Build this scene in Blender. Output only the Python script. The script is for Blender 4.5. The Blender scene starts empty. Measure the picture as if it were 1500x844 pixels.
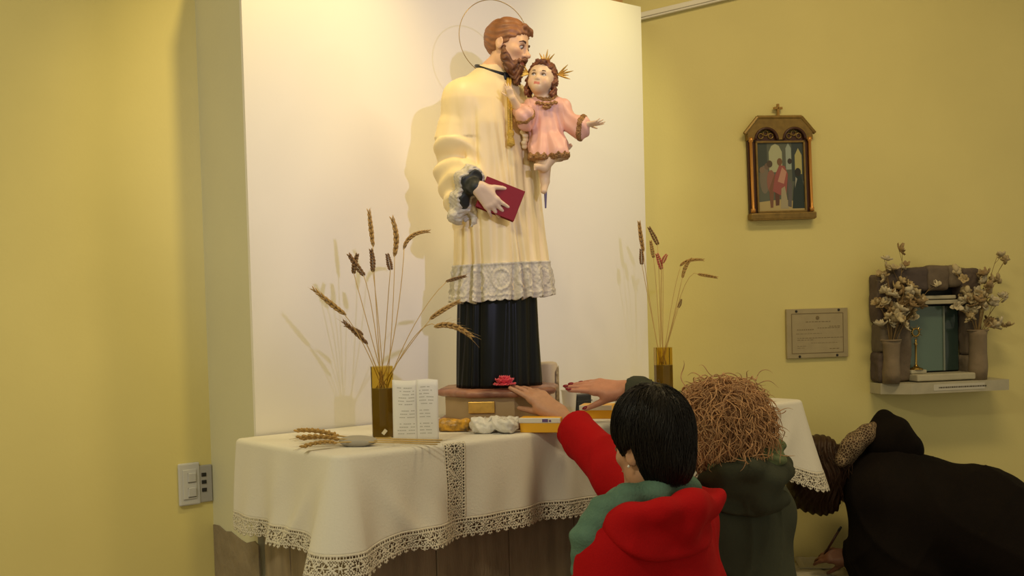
import bpy, bmesh, math, random
import numpy as np
from mathutils import Vector, Matrix

random.seed(7)
RNG = np.random.RandomState(11)
SC = bpy.context.scene
COL = SC.collection
PI = math.pi

# ------------------------------------------------------------------ camera
F_PX = 1600.0
CAM_H = 1.70
PITCH = math.radians(-2.0)
CY_PP = 506.0                           # the photograph is a crop: optical axis lies below the frame centre
ROLL = math.radians(1.5)
cam_d = bpy.data.cameras.new('camera')
cam_d.sensor_width = 36.0
cam_d.lens = 36.0 * F_PX / 1500.0
cam_d.clip_start = 0.05
cam_d.shift_y = (CY_PP - 422.0) / 1500.0
cam = bpy.data.objects.new('camera', cam_d)
COL.objects.link(cam)
cam.matrix_world = (Matrix.Translation((0, 0, CAM_H)) @ Matrix.Rotation(PI / 2 + PITCH, 4, 'X')
                    @ Matrix.Rotation(-ROLL, 4, 'Z'))
SC.camera = cam

# ------------------------------------------------------------------ world, exposure
w = bpy.data.worlds.new('world')
SC.world = w
w.use_nodes = True
w.node_tree.nodes['Background'].inputs[0].default_value = (1.0, 0.90, 0.62, 1)
w.node_tree.nodes['Background'].inputs[1].default_value = 0.48
SC.view_settings.view_transform = 'Standard'
SC.view_settings.look = 'None'
SC.view_settings.exposure = 0.0
SC.view_settings.gamma = 1.0
SC.view_settings.use_curve_mapping = False


def aim(o, target):
    d = Vector(target) - o.location
    o.rotation_euler = d.to_track_quat('-Z', 'Y').to_euler()


def spot(name, loc, target, energy, size, blend, rad, col):
    l = bpy.data.lights.new(name, 'SPOT')
    l.energy = energy
    l.spot_size = math.radians(size)
    l.spot_blend = blend
    l.shadow_soft_size = rad
    l.color = col
    o = bpy.data.objects.new(name, l)
    o.location = loc
    COL.objects.link(o)
    aim(o, target)
    return o


def area(name, loc, target, energy, sx, sy, col):
    l = bpy.data.lights.new(name, 'AREA')
    l.shape = 'RECTANGLE'
    l.size = sx
    l.size_y = sy
    l.energy = energy
    l.color = col
    o = bpy.data.objects.new(name, l)
    o.location = loc
    COL.objects.link(o)
    aim(o, target)
    return o


# cool white spotlight hung in the nave, right of the photographer: the crisp shadow
spot('statue_spotlight', (1.25, 0.0, 2.75), (-0.12, 3.55, 2.26), 138, 32, 0.8, 0.03, (0.69, 0.67, 1.0))
# warm lamp on the right-hand side wall: the second, softer shadow
spot('side_spotlight', (3.3, 3.3, 3.05), (-0.25, 3.6, 2.15), 18, 46, 0.9, 0.10, (1.0, 0.85, 0.70))
# small downlights over the white backing
spot('downlight', (-0.257, 2.915, 3.50), (-0.66, 3.42, 2.45), 62, 64, 1.0, 0.05, (1.0, 0.76, 0.27))
spot('downlight', (0.80, 3.77, 3.50), (0.36, 4.25, 2.45), 36, 54, 1.0, 0.05, (1.0, 0.90, 0.36))
spot('downlight', (-0.10, 2.72, 3.55), (-0.05, 3.52, 2.35), 34, 56, 1.0, 0.06, (1.0, 0.72, 0.36))  # added lamp, brightens the robe and the middle of the backing
# warm ceiling lamps of the nave
area('ceiling_lamp', (-1.6, 0.7, 3.72), (-1.6, 0.7, 0), 58, 1.2, 0.3, (1.0, 0.92, 0.62))
area('ceiling_lamp', (1.6, 3.1, 3.72), (1.6, 3.1, 0), 27, 1.2, 0.3, (1.0, 0.77, 0.40))

# ------------------------------------------------------------------ pixel helpers (1500 x 844 frame)
_M = np.array(cam.matrix_world)
_RT, _UP, _FW, _C = _M[:3, 0], _M[:3, 1], -_M[:3, 2], _M[:3, 3]


def ray(x, y):
    return _FW + _RT * (x - 750) / F_PX - _UP * (y - CY_PP) / F_PX


def at_y(x, y, Y):
    d = ray(x, y)
    return _C + d * Y / d[1]


def at_z(x, y, z):
    d = ray(x, y)
    return _C + d * (z - CAM_H) / d[2]


def at_plane(x, y, P, n):
    d = ray(x, y)
    return _C + d * np.dot(np.asarray(P) - _C, n) / np.dot(d, n)


TH = math.radians(39)
U = np.array([math.cos(TH), math.sin(TH), 0])
V = np.array([-math.sin(TH), math.cos(TH), 0])
A0 = at_y(495, 668, 2.816)              # near corner of the altar
ZT = float(A0[2])
A0[2] = 0.0
ALTAR_L = 1.98
ALTAR_D = 0.59


def alt(u, d, z=0.0):
    return A0 + U * u + V * d + np.array([0, 0, z])


TW = math.radians(12)
UR = np.array([math.cos(TW), math.sin(TW), 0])
NR = np.array([math.sin(TW), -math.cos(TW), 0])
WR = np.array([0.58, 4.55, 0.0])        # a point of the right wall


# ------------------------------------------------------------------ materials
def mat(name, col, rough=0.6, metal=0.0, bump=0.0, bscale=40.0, var=0.0, vscale=6.0, spec=0.5,
        trans=0.0, ior=1.45, sheen=0.0, attr=False, col2=None, emit=None, stretch=None, alpha=1.0, sss=0.0):
    m = bpy.data.materials.new(name)
    m.use_nodes = True
    nt = m.node_tree
    b = nt.nodes['Principled BSDF']
    b.inputs['Base Color'].default_value = (*col, 1)
    b.inputs['Roughness'].default_value = rough
    b.inputs['Metallic'].default_value = metal
    b.inputs['Specular IOR Level'].default_value = spec
    b.inputs['IOR'].default_value = ior
    b.inputs['Transmission Weight'].default_value = trans
    b.inputs['Sheen Weight'].default_value = sheen
    b.inputs['Alpha'].default_value = alpha
    if sss:
        b.inputs['Subsurface Weight'].default_value = sss
        b.inputs['Subsurface Radius'].default_value = (0.01, 0.004, 0.002)
    tc = nt.nodes.new('ShaderNodeTexCoord')
    vec = tc.outputs['Object']
    if stretch:
        mp = nt.nodes.new('ShaderNodeMapping')
        mp.inputs['Scale'].default_value = stretch
        nt.links.new(vec, mp.inputs['Vector'])
        vec = mp.outputs['Vector']
    src = None
    if attr:
        at = nt.nodes.new('ShaderNodeVertexColor')
        at.layer_name = 'Col'
        src = at.outputs['Color']
        nt.links.new(src, b.inputs['Base Color'])
    if var > 0 or col2:
        nz = nt.nodes.new('ShaderNodeTexNoise')
        nz.inputs['Scale'].default_value = vscale
        nz.inputs['Detail'].default_value = 5
        nt.links.new(vec, nz.inputs['Vector'])
        mr = nt.nodes.new('ShaderNodeMapRange')
        mr.inputs['From Min'].default_value = 0.3
        mr.inputs['From Max'].default_value = 0.7
        nt.links.new(nz.outputs['Fac'], mr.inputs['Value'])
        mx = nt.nodes.new('ShaderNodeMix')
        mx.data_type = 'RGBA'
        nt.links.new(mr.outputs['Result'], mx.inputs['Factor'])
        if attr:
            mx.blend_type = 'MULTIPLY'
            nt.links.new(src, mx.inputs['A'])
            mx.inputs['B'].default_value = (1 - var, 1 - var, 1 - var, 1)
        else:
            mx.inputs['A'].default_value = (*col, 1)
            c2 = col2 or tuple(c * (1 - var) for c in col)
            mx.inputs['B'].default_value = (*c2, 1)
        nt.links.new(mx.outputs['Result'], b.inputs['Base Color'])
    if bump > 0:
        n2 = nt.nodes.new('ShaderNodeTexNoise')
        n2.inputs['Scale'].default_value = bscale
        n2.inputs['Detail'].default_value = 4
        nt.links.new(vec, n2.inputs['Vector'])
        bp = nt.nodes.new('ShaderNodeBump')
        bp.inputs['Strength'].default_value = bump
        bp.inputs['Distance'].default_value = 0.01
        nt.links.new(n2.outputs['Fac'], bp.inputs['Height'])
        nt.links.new(bp.outputs['Normal'], b.inputs['Normal'])
    return m


def srgb(r, g, b):
    def f(c):
        c /= 255.0
        return c / 12.92 if c <= 0.04045 else ((c + 0.055) / 1.055) ** 2.4
    return (f(r), f(g), f(b))


# ------------------------------------------------------------------ object helpers
def link(o, parent=None):
    COL.objects.link(o)
    if parent is not None:
        o.parent = parent
    return o


def smooth(me, on=True):
    me.polygons.foreach_set('use_smooth', [on] * len(me.polygons))


def mesh_obj(name, verts, faces, m, parent=None, sm=True, cols=None, loc=None):
    me = bpy.data.meshes.new(name)
    me.from_pydata([tuple(map(float, v)) for v in verts], [], [tuple(map(int, f)) for f in faces])
    me.update()
    if sm:
        smooth(me)
    if cols is not None:
        ca = me.color_attributes.new('Col', 'FLOAT_COLOR', 'POINT')
        c4 = np.ones((len(verts), 4), np.float32)
        c4[:, :3] = cols
        ca.data.foreach_set('color', c4.ravel())
    me.materials.append(m)
    o = bpy.data.objects.new(name, me)
    if loc is not None:
        o.location = loc
    return link(o, parent)


def thing(name, label, cat, loc=(0, 0, 0), rotz=0.0, group=None):
    o = bpy.data.objects.new(name, None)
    o.empty_display_size = 0.05
    o.location = tuple(map(float, loc))
    o.rotation_euler = (0, 0, rotz)
    o['label'] = label
    o['category'] = cat
    if group:
        o['group'] = group
    return link(o)


def tag(o, label, cat, group=None):
    o['label'] = label
    o['category'] = cat
    if group:
        o['group'] = group
    return o


def structure(o):
    o['kind'] = 'structure'
    return o


class MB:
    """collects boxes, tubes, lathes into one mesh"""

    def __init__(s):
        s.v, s.f, s.c = [], [], []

    def add(s, v, f, c=None):
        k = len(s.v)
        s.v.extend([tuple(map(float, q)) for q in v])
        s.f.extend([tuple(int(i) + k for i in q) for q in f])
        s.c.extend([c or (1, 1, 1)] * len(v))
        return s

    def box(s, c, d, R=None, bev=0.0, col=None):
        c = np.array(c, float)
        h = np.array(d, float) / 2
        if bev <= 0:
            v = np.array([[x, y, z] for x in (-1, 1) for y in (-1, 1) for z in (-1, 1)], float) * h
            f = [(0, 1, 3, 2), (4, 6, 7, 5), (0, 4, 5, 1), (2, 3, 7, 6), (0, 2, 6, 4), (1, 5, 7, 3)]
        else:
            bm = bmesh.new()
            bmesh.ops.create_cube(bm, size=1.0)
            for q in bm.verts:
                q.co = Vector((q.co.x * d[0], q.co.y * d[1], q.co.z * d[2]))
            bmesh.ops.bevel(bm, geom=bm.edges[:], offset=bev, segments=2, affect='EDGES', profile=0.5)
            bm.verts.index_update()
            v = np.array([q.co[:] for q in bm.verts])
            f = [[q.index for q in p.verts] for p in bm.faces]
            bm.free()
        if R is not None:
            v = v @ np.array(R)[:3, :3].T
        return s.add(v + c, f, col)

    def tube(s, pts, rad, n=8, cap=True, col=None):
        pts = np.array(pts, float)
        m = len(pts)
        rad = np.full(m, rad) if np.isscalar(rad) else np.array(rad, float)
        t = np.gradient(pts, axis=0)
        t /= np.linalg.norm(t, axis=1)[:, None] + 1e-9
        up = np.array([0, 0, 1.0]) if abs(t[0][2]) < 0.9 else np.array([1.0, 0, 0])
        nn = np.cross(t[0], up)
        nn /= np.linalg.norm(nn)
        a = np.arange(n) * 2 * PI / n
        vs = []
        for i in range(m):
            nn = nn - t[i] * np.dot(nn, t[i])
            nn /= np.linalg.norm(nn) + 1e-9
            b = np.cross(t[i], nn)
            vs.append(pts[i] + rad[i] * (np.cos(a)[:, None] * nn + np.sin(a)[:, None] * b))
        vs = np.concatenate(vs)
        f = []
        for i in range(m - 1):
            for j in range(n):
                k = (j + 1) % n
                f.append((i * n + j, i * n + k, (i + 1) * n + k, (i + 1) * n + j))
        if cap:
            f.append(tuple(range(n))[::-1])
            f.append(tuple((m - 1) * n + j for j in range(n)))
        return s.add(vs, f, col)

    def lathe(s, prof, c=(0, 0, 0), n=24, col=None, sx=1.0, sy=1.0, wob=None, cap=True):
        vs, f = [], []
        for i, (r, z) in enumerate(prof):
            for j in range(n):
                a = 2 * PI * j / n
                rr = r * (wob(a, z) if wob else 1)
                vs.append((c[0] + rr * sx * math.cos(a), c[1] + rr * sy * math.sin(a), c[2] + z))
        for i in range(len(prof) - 1):
            for j in range(n):
                k = (j + 1) % n
                f.append((i * n + j, i * n + k, (i + 1) * n + k, (i + 1) * n + j))
        if cap:
            if prof[0][0] > 1e-6:
                f.append(tuple(range(n))[::-1])
            if prof[-1][0] > 1e-6:
                f.append(tuple((len(prof) - 1) * n + j for j in range(n)))
        return s.add(vs, f, col)

    def prism(s, poly, y0, y1, col=None):
        """polygon in x,z extruded along y"""
        n = len(poly)
        v = [(p[0], y0, p[1]) for p in poly] + [(p[0], y1, p[1]) for p in poly]
        f = [tuple(range(n)), tuple(range(2 * n - 1, n - 1, -1))]
        for i in range(n):
            k = (i + 1) % n
            f.append((i, i + n, k + n, k))
        return s.add(v, f, col)

    def build(s, name, m, parent=None, sm=False, cols=False, loc=None):
        return mesh_obj(name, s.v, s.f, m, parent, sm, np.array(s.c) if cols else None, loc)


def solid(o, t, off=0.0):
    md = o.modifiers.new('solidify', 'SOLIDIFY')
    md.thickness = t
    md.offset = off
    return o


# ------------------------------------------------------------------ signed-distance modelling
def nrm(v):
    v = np.asarray(v, float)
    return v / (np.linalg.norm(v) + 1e-12)


def smin(a, b, k):
    if k <= 0:
        return np.minimum(a, b)
    h = np.maximum(k - np.abs(a - b), 0) / k
    return np.minimum(a, b) - h * h * k * 0.25


def smax(a, b, k):
    return -smin(-a, -b, k)


def rot(rx=0, ry=0, rz=0):
    return np.array(Matrix.Rotation(rz, 3, 'Z') @ Matrix.Rotation(ry, 3, 'Y') @ Matrix.Rotation(rx, 3, 'X'))


class Sdf:
    def __init__(s):
        s.ops = []

    def cone(s, a, b, r1, r2=None, k=0.0, sq=None):
        """tapered capsule; sq = (matrix) squash in space"""
        r2 = r1 if r2 is None else r2
        s.ops.append(('cone', np.array(a, np.float32), np.array(b, np.float32), r1, r2, k, sq, 1))
        return s

    def ell(s, c, r, k=0.0, R=None, sub=False):
        s.ops.append(('ell', np.array(c, np.float32), np.array(r, np.float32), R, k, -1 if sub else 1))
        return s

    def box(s, c, h, rr, k=0.0, R=None, sub=False):
        s.ops.append(('box', np.array(c, np.float32), np.array(h, np.float32), rr, R, k, -1 if sub else 1))
        return s

    def fun(s, g, k=0.0, mode='add'):
        s.ops.append(('fun', g, k, mode))
        return s

    def chain(s, pts, rads, k=0.0, kin=0.004):
        for i in range(len(pts) - 1):
            s.cone(pts[i], pts[i + 1], rads[i], rads[i + 1], k if i == 0 else max(kin, 0))
        return s

    def include(s, other):
        s.ops.extend(other.ops)
        return s

    def __call__(s, p):
        d = None
        for op in s.ops:
            t = op[0]
            sign = 1
            if t == 'cone':
                _, a, b, r1, r2, k, sq, sign = op
                q = p - a
                ba = b - a
                sc = 1.0
                if sq is not None:
                    q = q @ np.asarray(sq, np.float32).T
                    ba = np.asarray(sq, np.float32) @ ba
                    sc = 1.0 / max(np.abs(np.linalg.eigvals(np.asarray(sq)))).real
                h = np.clip(q @ ba / (ba @ ba + 1e-12), 0, 1)
                e = (np.linalg.norm(q - h[:, None] * ba, axis=1) - (r1 + (r2 - r1) * h)) * sc
            elif t == 'ell':
                _, c, r, R, k, sign = op
                q = p - c
                if R is not None:
                    q = q @ np.asarray(R, np.float32)
                k0 = np.linalg.norm(q / r, axis=1)
                k1 = np.linalg.norm(q / (r * r), axis=1) + 1e-9
                e = k0 * (k0 - 1) / k1
                far = k0 < 1e-3
                if far.any():
                    e[far] = -r.min()
            elif t == 'box':
                _, c, hh, rr, R, k, sign = op
                q = p - c
                if R is not None:
                    q = q @ np.asarray(R, np.float32)
                q = np.abs(q) - (hh - rr)
                e = np.linalg.norm(np.maximum(q, 0), axis=1) + np.minimum(q.max(axis=1), 0) - rr
            else:
                _, g, k, mode = op
                if mode == 'mod':
                    d = g(p, d)
                    continue
                e = g(p)
                if mode == 'sub':
                    sign = -1
                elif mode == 'and':
                    d = smax(d, e, k)
                    continue
            if d is None:
                d = e
            elif sign > 0:
                d = smin(d, e, k)
            else:
                d = smax(d, -e, k)
        return d


def sdf_verts(f, lo, hi, h):
    lo = np.array(lo, np.float32)
    hi = np.array(hi, np.float32)
    B = 4
    nb = np.maximum(np.ceil((hi - lo) / (h * B)).astype(int), 1)
    gx, gy, gz = np.meshgrid(*[np.arange(k) for k in nb], indexing='ij')
    idx = np.stack([gx.ravel(), gy.ravel(), gz.ravel()], 1)
    cen = lo + (idx + 0.5).astype(np.float32) * (h * B)
    fc = f(cen)
    act = np.abs(fc) < h * B * 1.45
    n = nb * B + 1
    vals = np.empty(tuple(n), np.float32)
    blk = np.where(fc.reshape(nb) < 0, -1.0, 1.0).astype(np.float32)
    big = np.repeat(np.repeat(np.repeat(blk, B, 0), B, 1), B, 2)
    vals[:-1, :-1, :-1] = big
    vals[-1], vals[:, -1], vals[:, :, -1] = 1, 1, 1
    ai = idx[act]
    off = np.stack(np.meshgrid(*[np.arange(B + 1)] * 3, indexing='ij'), -1).reshape(-1, 3)
    for c0 in range(0, len(ai), 8000):
        gi = (ai[c0:c0 + 8000, None, :] * B + off[None]).reshape(-1, 3)
        vals[gi[:, 0], gi[:, 1], gi[:, 2]] = f(lo + gi.astype(np.float32) * h)
    vals[0], vals[:, 0], vals[:, :, 0] = (np.maximum(vals[0], h * .1), np.maximum(vals[:, 0], h * .1),
                                          np.maximum(vals[:, :, 0], h * .1))
    vals[-1], vals[:, -1], vals[:, :, -1] = (np.maximum(vals[-1], h * .1), np.maximum(vals[:, -1], h * .1),
                                             np.maximum(vals[:, :, -1], h * .1))
    sg = vals < 0
    cnt = np.zeros(tuple(n - 1), np.int8)
    for dx in (0, 1):
        for dy in (0, 1):
            for dz in (0, 1):
                cnt += sg[dx:n[0] - 1 + dx, dy:n[1] - 1 + dy, dz:n[2] - 1 + dz]
    ci = np.argwhere((cnt > 0) & (cnt < 8))
    vid = np.full(tuple(n - 1), -1, np.int32)
    vid[ci[:, 0], ci[:, 1], ci[:, 2]] = np.arange(len(ci))
    acc = np.zeros((len(ci), 3), np.float64)
    num = np.zeros(len(ci))
    cor = [(a, b, c) for a in (0, 1) for b in (0, 1) for c in (0, 1)]
    for a in cor:
        for ax in range(3):
            if a[ax]:
                continue
            b = list(a)
            b[ax] = 1
            va = vals[ci[:, 0] + a[0], ci[:, 1] + a[1], ci[:, 2] + a[2]]
            vb = vals[ci[:, 0] + b[0], ci[:, 1] + b[1], ci[:, 2] + b[2]]
            x = (va < 0) != (vb < 0)
            t = np.where(x, va / (va - vb + 1e-20), 0)
            p = np.array(a, float) + np.zeros((len(ci), 3))
            p[:, ax] += t
            acc += np.where(x[:, None], p, 0)
            num += x
    vts = lo + (ci + acc / num[:, None]) * h
    fcs = []
    for ax in range(3):
        o1, o2 = [(1, 2), (2, 0), (0, 1)][ax]
        sl0 = [slice(None)] * 3
        sl1 = [slice(None)] * 3
        sl0[ax] = slice(0, -1)
        sl1[ax] = slice(1, None)
        e = np.argwhere(sg[tuple(sl0)] != sg[tuple(sl1)])
        ok = (e[:, o1] > 0) & (e[:, o2] > 0) & (e[:, o1] < n[o1] - 1) & (e[:, o2] < n[o2] - 1)
        e = e[ok]
        q = []
        for s1, s2 in ((1, 1), (0, 1), (0, 0), (1, 0)):
            c = e.copy()
            c[:, o1] -= s1
            c[:, o2] -= s2
            q.append(vid[c[:, 0], c[:, 1], c[:, 2]])
        q = np.stack(q, 1)
        flip = ~sg[e[:, 0], e[:, 1], e[:, 2]]
        q[flip] = q[flip][:, ::-1]
        fcs.append(q)
    return vts, np.concatenate(fcs)


def sdf_obj(name, f, lo, hi, h, m, parent=None, colfun=None, post=None):
    v, fc = sdf_verts(f, lo, hi, h)
    if post is not None:
        v = post(v)
    me = bpy.data.meshes.new(name)
    me.vertices.add(len(v))
    me.vertices.foreach_set('co', v.astype(np.float32).ravel())
    me.loops.add(len(fc) * 4)
    me.loops.foreach_set('vertex_index', fc.astype(np.int32).ravel())
    me.polygons.add(len(fc))
    me.polygons.foreach_set('loop_start', np.arange(len(fc), dtype=np.int32) * 4)
    me.polygons.foreach_set('loop_total', np.full(len(fc), 4, np.int32))
    me.update(calc_edges=True)
    me.validate()
    smooth(me)
    if colfun is not None:
        c4 = np.ones((len(v), 4), np.float32)
        c4[:, :3] = colfun(v)
        ca = me.color_attributes.new('Col', 'FLOAT_COLOR', 'POINT')
        ca.data.foreach_set('color', c4.ravel())
    me.materials.append(m)
    o = bpy.data.objects.new(name, me)
    return link(o, parent)
# ================================================================== the room
M_YEL = mat('yellow_paint', (0.74, 0.65, 0.27), 0.55, bump=0.05, bscale=90, var=0.07, vscale=2.2)
M_OLV = mat('olive_paint', (0.66, 0.64, 0.46), 0.6, bump=0.05, bscale=90, var=0.06, vscale=2.5)
M_WHT = mat('white_backing_paint', (0.80, 0.77, 0.73), 0.55, bump=0.03, bscale=60)
M_FLR = mat('floor_tile', (0.34, 0.25, 0.17), 0.4, var=0.2, vscale=8)
M_CEI = mat('ceiling_paint', (0.72, 0.66, 0.52), 0.8)
M_WOODB = mat('brown_board', (0.45, 0.24, 0.10), 0.5, var=0.3, vscale=10)

H_ROOM = 3.8
P0 = at_z(375, 639, ZT)
P0[2] = 0
J0 = P0 + V * 0.337


def wall_slab(name, p, q, h, t, m, nback):
    p, q, nb = np.array(p), np.array(q), np.array(nback)
    v = []
    for z in (0, h):
        for b in (0, t):
            for e in (p, q):
                v.append(np.array([e[0], e[1], 0]) + nb * b + np.array([0, 0, z]))
    f = [(0, 1, 5, 4), (3, 2, 6, 7), (2, 0, 4, 6), (1, 3, 7, 5), (4, 5, 7, 6), (2, 3, 1, 0)]
    return structure(mesh_obj(name, v, f, m, sm=False))


wall_slab('wall_left', J0 - U * 5.2, J0 + U * 1.25, H_ROOM, 0.12, M_YEL, V)
wall_slab('wall_right', WR - UR * 0.20, WR + UR * 5.2, H_ROOM, 0.12, M_YEL, -NR)
fl = MB().box((0.2, 1.6, -0.05), (11, 11, 0.1)).build('floor', M_FLR)
structure(fl)
ce = MB().box((0.2, 1.6, H_ROOM + 0.05), (11, 11, 0.1)).build('ceiling', M_CEI)
structure(ce)

# the projecting pier with its white front
PIER_W = 1.72
PIER_H = 2.885


def pier():
    P, Q = P0, P0 + U * PIER_W
    back = V * 0.40
    z0, z1 = 0.0, PIER_H
    v = [P + V * .012, Q + V * .012, Q + back, P + back]
    v = [np.array([a[0], a[1], z]) for z in (z0, z1) for a in v]
    f = [(0, 1, 5, 4), (1, 2, 6, 5), (2, 3, 7, 6), (3, 0, 4, 7), (4, 5, 6, 7), (3, 2, 1, 0)]
    return mesh_obj('wall_back', v, f, M_OLV, sm=False)


pr = structure(pier())
# white backing board: slightly bowed front, real thickness
nb = 40
vv, ff = [], []
for k in range(nb + 1):
    t = k / nb
    b = 0.006 * math.sin(t * PI * 3)
    p = P0 + U * (t * PIER_W) - V * (0.002 + b * 0.3)
    q = P0 + U * (t * PIER_W) + V * 0.012
    for a, z in ((p, 1.26), (p, PIER_H), (q, PIER_H), (q, 1.26)):
        vv.append((a[0], a[1], z))
for k in range(nb):
    for j in range(4):
        i, i2 = k * 4 + j, k * 4 + (j + 1) % 4
        ff.append((i, i + 4, i2 + 4, i2))
ff += [(0, 1, 2, 3), (nb * 4 + 3, nb * 4 + 2, nb * 4 + 1, nb * 4)]
wp = mesh_obj('white_backing', vv, ff, M_WHT, pr, sm=False)
wp['label'] = 'smooth white painted front of the pier'
# brown board lying on the pier's top
bb = MB()
c = P0 + U * (PIER_W * .5) + V * 0.20
bb.box((c[0], c[1], PIER_H + 0.10), (PIER_W - 0.10, 0.30, 0.20), R=rot(0, 0, TH))
bb.build('top_board', M_WOODB, pr)

# white cable trunking climbing the right wall
M_TRK = mat('trunking_plastic', (0.80, 0.76, 0.66), 0.4)
p1 = at_plane(961, 19, WR + NR * 0.012, NR)
p2 = at_plane(1075, -8, WR + NR * 0.012, NR)
d = nrm(p2 - p1)
Rm = np.stack([d, -NR, np.cross(d, -NR)], 1)
tk = MB().box((p1 + p2) / 2, (np.linalg.norm(p2 - p1) + 0.5, 0.024, 0.030), R=Rm, bev=0.003)
tk.build('cover', M_TRK)
tr = bpy.data.objects['cover']
tr.name = 'trim_1'
structure(tr)
ln = MB().box((p1 + p2) / 2 + NR * 0.0125 - np.cross(d, -NR) * .006, (np.linalg.norm(p2 - p1) + 0.5, 0.003, 0.003), R=Rm)
ln.build('lid_seam', mat('seam_grey', (0.4, 0.36, 0.28), 0.6), tr)

# ------------------------------------------------------------------ switch and socket on the left wall
M_PLA = mat('switch_plastic', (0.56, 0.56, 0.58), 0.35)
M_DRK = mat('dark_slot', (0.02, 0.02, 0.02), 0.6)


def wall_frame_l(x, y, off=0.0):
    return at_plane(x, y, J0 - V * off, -V)


c = wall_frame_l(276, 709, 0.0)
t = thing('light_switch', 'pale grey two-rocker light switch plate on the yellow wall beside the altar', 'switch', c, TH)
MB().box((0, -0.006, 0), (0.072, 0.012, 0.138), bev=0.005).build('plate', M_PLA, t)
MB().box((0, -0.013, 0), (0.046, 0.004, 0.096), bev=0.0015).build('module_frame', M_PLA, t)
for zz in (0.022, -0.026):
    r_ = MB().box((0.006, -0.0165, zz), (0.026, 0.006, 0.030), R=rot(0.10), bev=0.002).build('rocker', M_PLA, t)
    r_['label'] = 'small rocker button'
    MB().box((-0.006, -0.0155, zz), (0.0015, 0.003, 0.030)).box((0.006, -0.0155, zz - .0155), (0.026, 0.003, 0.0015)).build(
        'gap', M_DRK, r_)
c = wall_frame_l(300, 708, 0.0)
c = np.array([*(J0 - U * 0.027)[:2], c[2]])
t = thing('wall_socket', 'grey wall socket half hidden behind the white cloth', 'socket', c, TH)
MB().box((0, -0.004, 0), (0.050, 0.008, 0.122), bev=0.003).build('plate', mat('socket_plastic', (0.38, 0.37, 0.37), 0.4), t)
for zz in (0.030, 0.006, -0.020):
    MB().box((-0.004, -0.0085, zz), (0.016, 0.004, 0.012), bev=0.001).build('slot', M_DRK, t)
# ================================================================== altar, cloth, lace
M_STONE = mat('altar_stone', (0.33, 0.26, 0.18), 0.65, bump=0.25, bscale=25, var=0.35, vscale=5, stretch=(6, 6, 1.2))
M_ROUGH = mat('rough_plaster', (0.30, 0.24, 0.16), 0.9, bump=0.6, bscale=30, var=0.3, vscale=9)
M_CLOTH = mat('white_cloth', (0.72, 0.69, 0.63), 0.75, bump=0.10, bscale=160, sheen=0.2)
M_LACE = mat('crochet_lace', (0.70, 0.65, 0.55), 0.8, bump=0.35, bscale=300)

al = thing('altar_table', 'brown stone altar table under the white lace cloth', 'altar', alt(0, 0, 0), TH)
MB().box((ALTAR_L / 2, ALTAR_D / 2, ZT - 0.038), (ALTAR_L - 0.02, ALTAR_D - 0.02, 0.06), bev=0.006).build('table_top', M_STONE, al)
MB().box((ALTAR_L / 2, ALTAR_D / 2 + 0.015, (ZT - 0.068) / 2), (ALTAR_L - 0.14, ALTAR_D - 0.09, ZT - 0.068)).build('core', M_STONE, al)
# upright stone slabs of the front and the left end, each its own piece
for k in range(7):
    w_ = (ALTAR_L - 0.14) / 7
    MB().box((0.07 + w_ * (k + .5), 0.053, (ZT - 0.07) / 2), (w_ - 0.003, 0.014 + 0.002 * (k % 2), ZT - 0.07), bev=0.003).build('slab', M_STONE, al)
for k in range(3):
    w_ = (ALTAR_D - 0.09) / 3
    MB().box((0.063, 0.06 + w_ * (k + .5), (ZT - 0.07) / 2), (0.014, w_ - 0.003, ZT - 0.07), bev=0.003).build('slab', M_STONE, al)
# bare plaster low on the pier's side, seen under the cloth at the far left
edge = [(0.0, .99), (0.03, 1.00), (0.09, .985), (0.13, .99), (0.20, 1.005), (0.24, 1.0), (0.29, 1.012), (0.330, 1.01)]
pts = [(0.0, 0.0)] + edge + [(0.330, 0.0)]
vv = [(-0.005 * s_, t_, z_) for s_ in (0, 1) for t_, z_ in pts]
n_ = len(pts)
ff = [tuple(range(n_)), tuple(range(2 * n_ - 1, n_ - 1, -1))] + [(i, (i + 1) % n_, (i + 1) % n_ + n_, i + n_) for i in range(n_)]
o_ = mesh_obj('bare_plaster', vv, ff, M_ROUGH, pr, sm=False)
o_.location = tuple(P0)
o_.rotation_euler = (0, 0, TH)

# --- the cloth: skirt(s, t); s runs back-left -> near corner -> right corner -> back-right, t = 0 edge .. 1 hem
RC = 0.035
DROP = 0.272
SEG = [ALTAR_D - RC, PI / 2 * RC, ALTAR_L - 2 * RC, PI / 2 * RC, ALTAR_D - RC]
CUM = np.concatenate([[0], np.cumsum(SEG)])
S_TOT = CUM[-1]
S_A = (CUM[1] + CUM[2]) / 2
S_B = (CUM[3] + CUM[4]) / 2


def edge_pt(s):
    s = np.asarray(s, float)
    x = np.zeros_like(s)
    y = np.zeros_like(s)
    nx = np.zeros_like(s)
    ny = np.zeros_like(s)
    m = s <= CUM[1]
    x[m], y[m], nx[m], ny[m] = 0, ALTAR_D - s[m], -1, 0
    m = (s > CUM[1]) & (s <= CUM[2])
    a = (s[m] - CUM[1]) / RC
    nx[m], ny[m] = -np.cos(a), -np.sin(a)
    x[m], y[m] = RC + RC * nx[m], RC + RC * ny[m]
    m = (s > CUM[2]) & (s <= CUM[3])
    x[m], y[m], nx[m], ny[m] = RC + s[m] - CUM[2], 0, 0, -1
    m = (s > CUM[3]) & (s <= CUM[4])
    a = (s[m] - CUM[3]) / RC
    nx[m], ny[m] = np.sin(a), -np.cos(a)
    x[m], y[m] = ALTAR_L - RC + RC * nx[m], RC + RC * ny[m]
    m = s > CUM[4]
    x[m], y[m], nx[m], ny[m] = ALTAR_L, RC + s[m] - CUM[4], 1, 0
    return x, y, nx, ny


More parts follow.
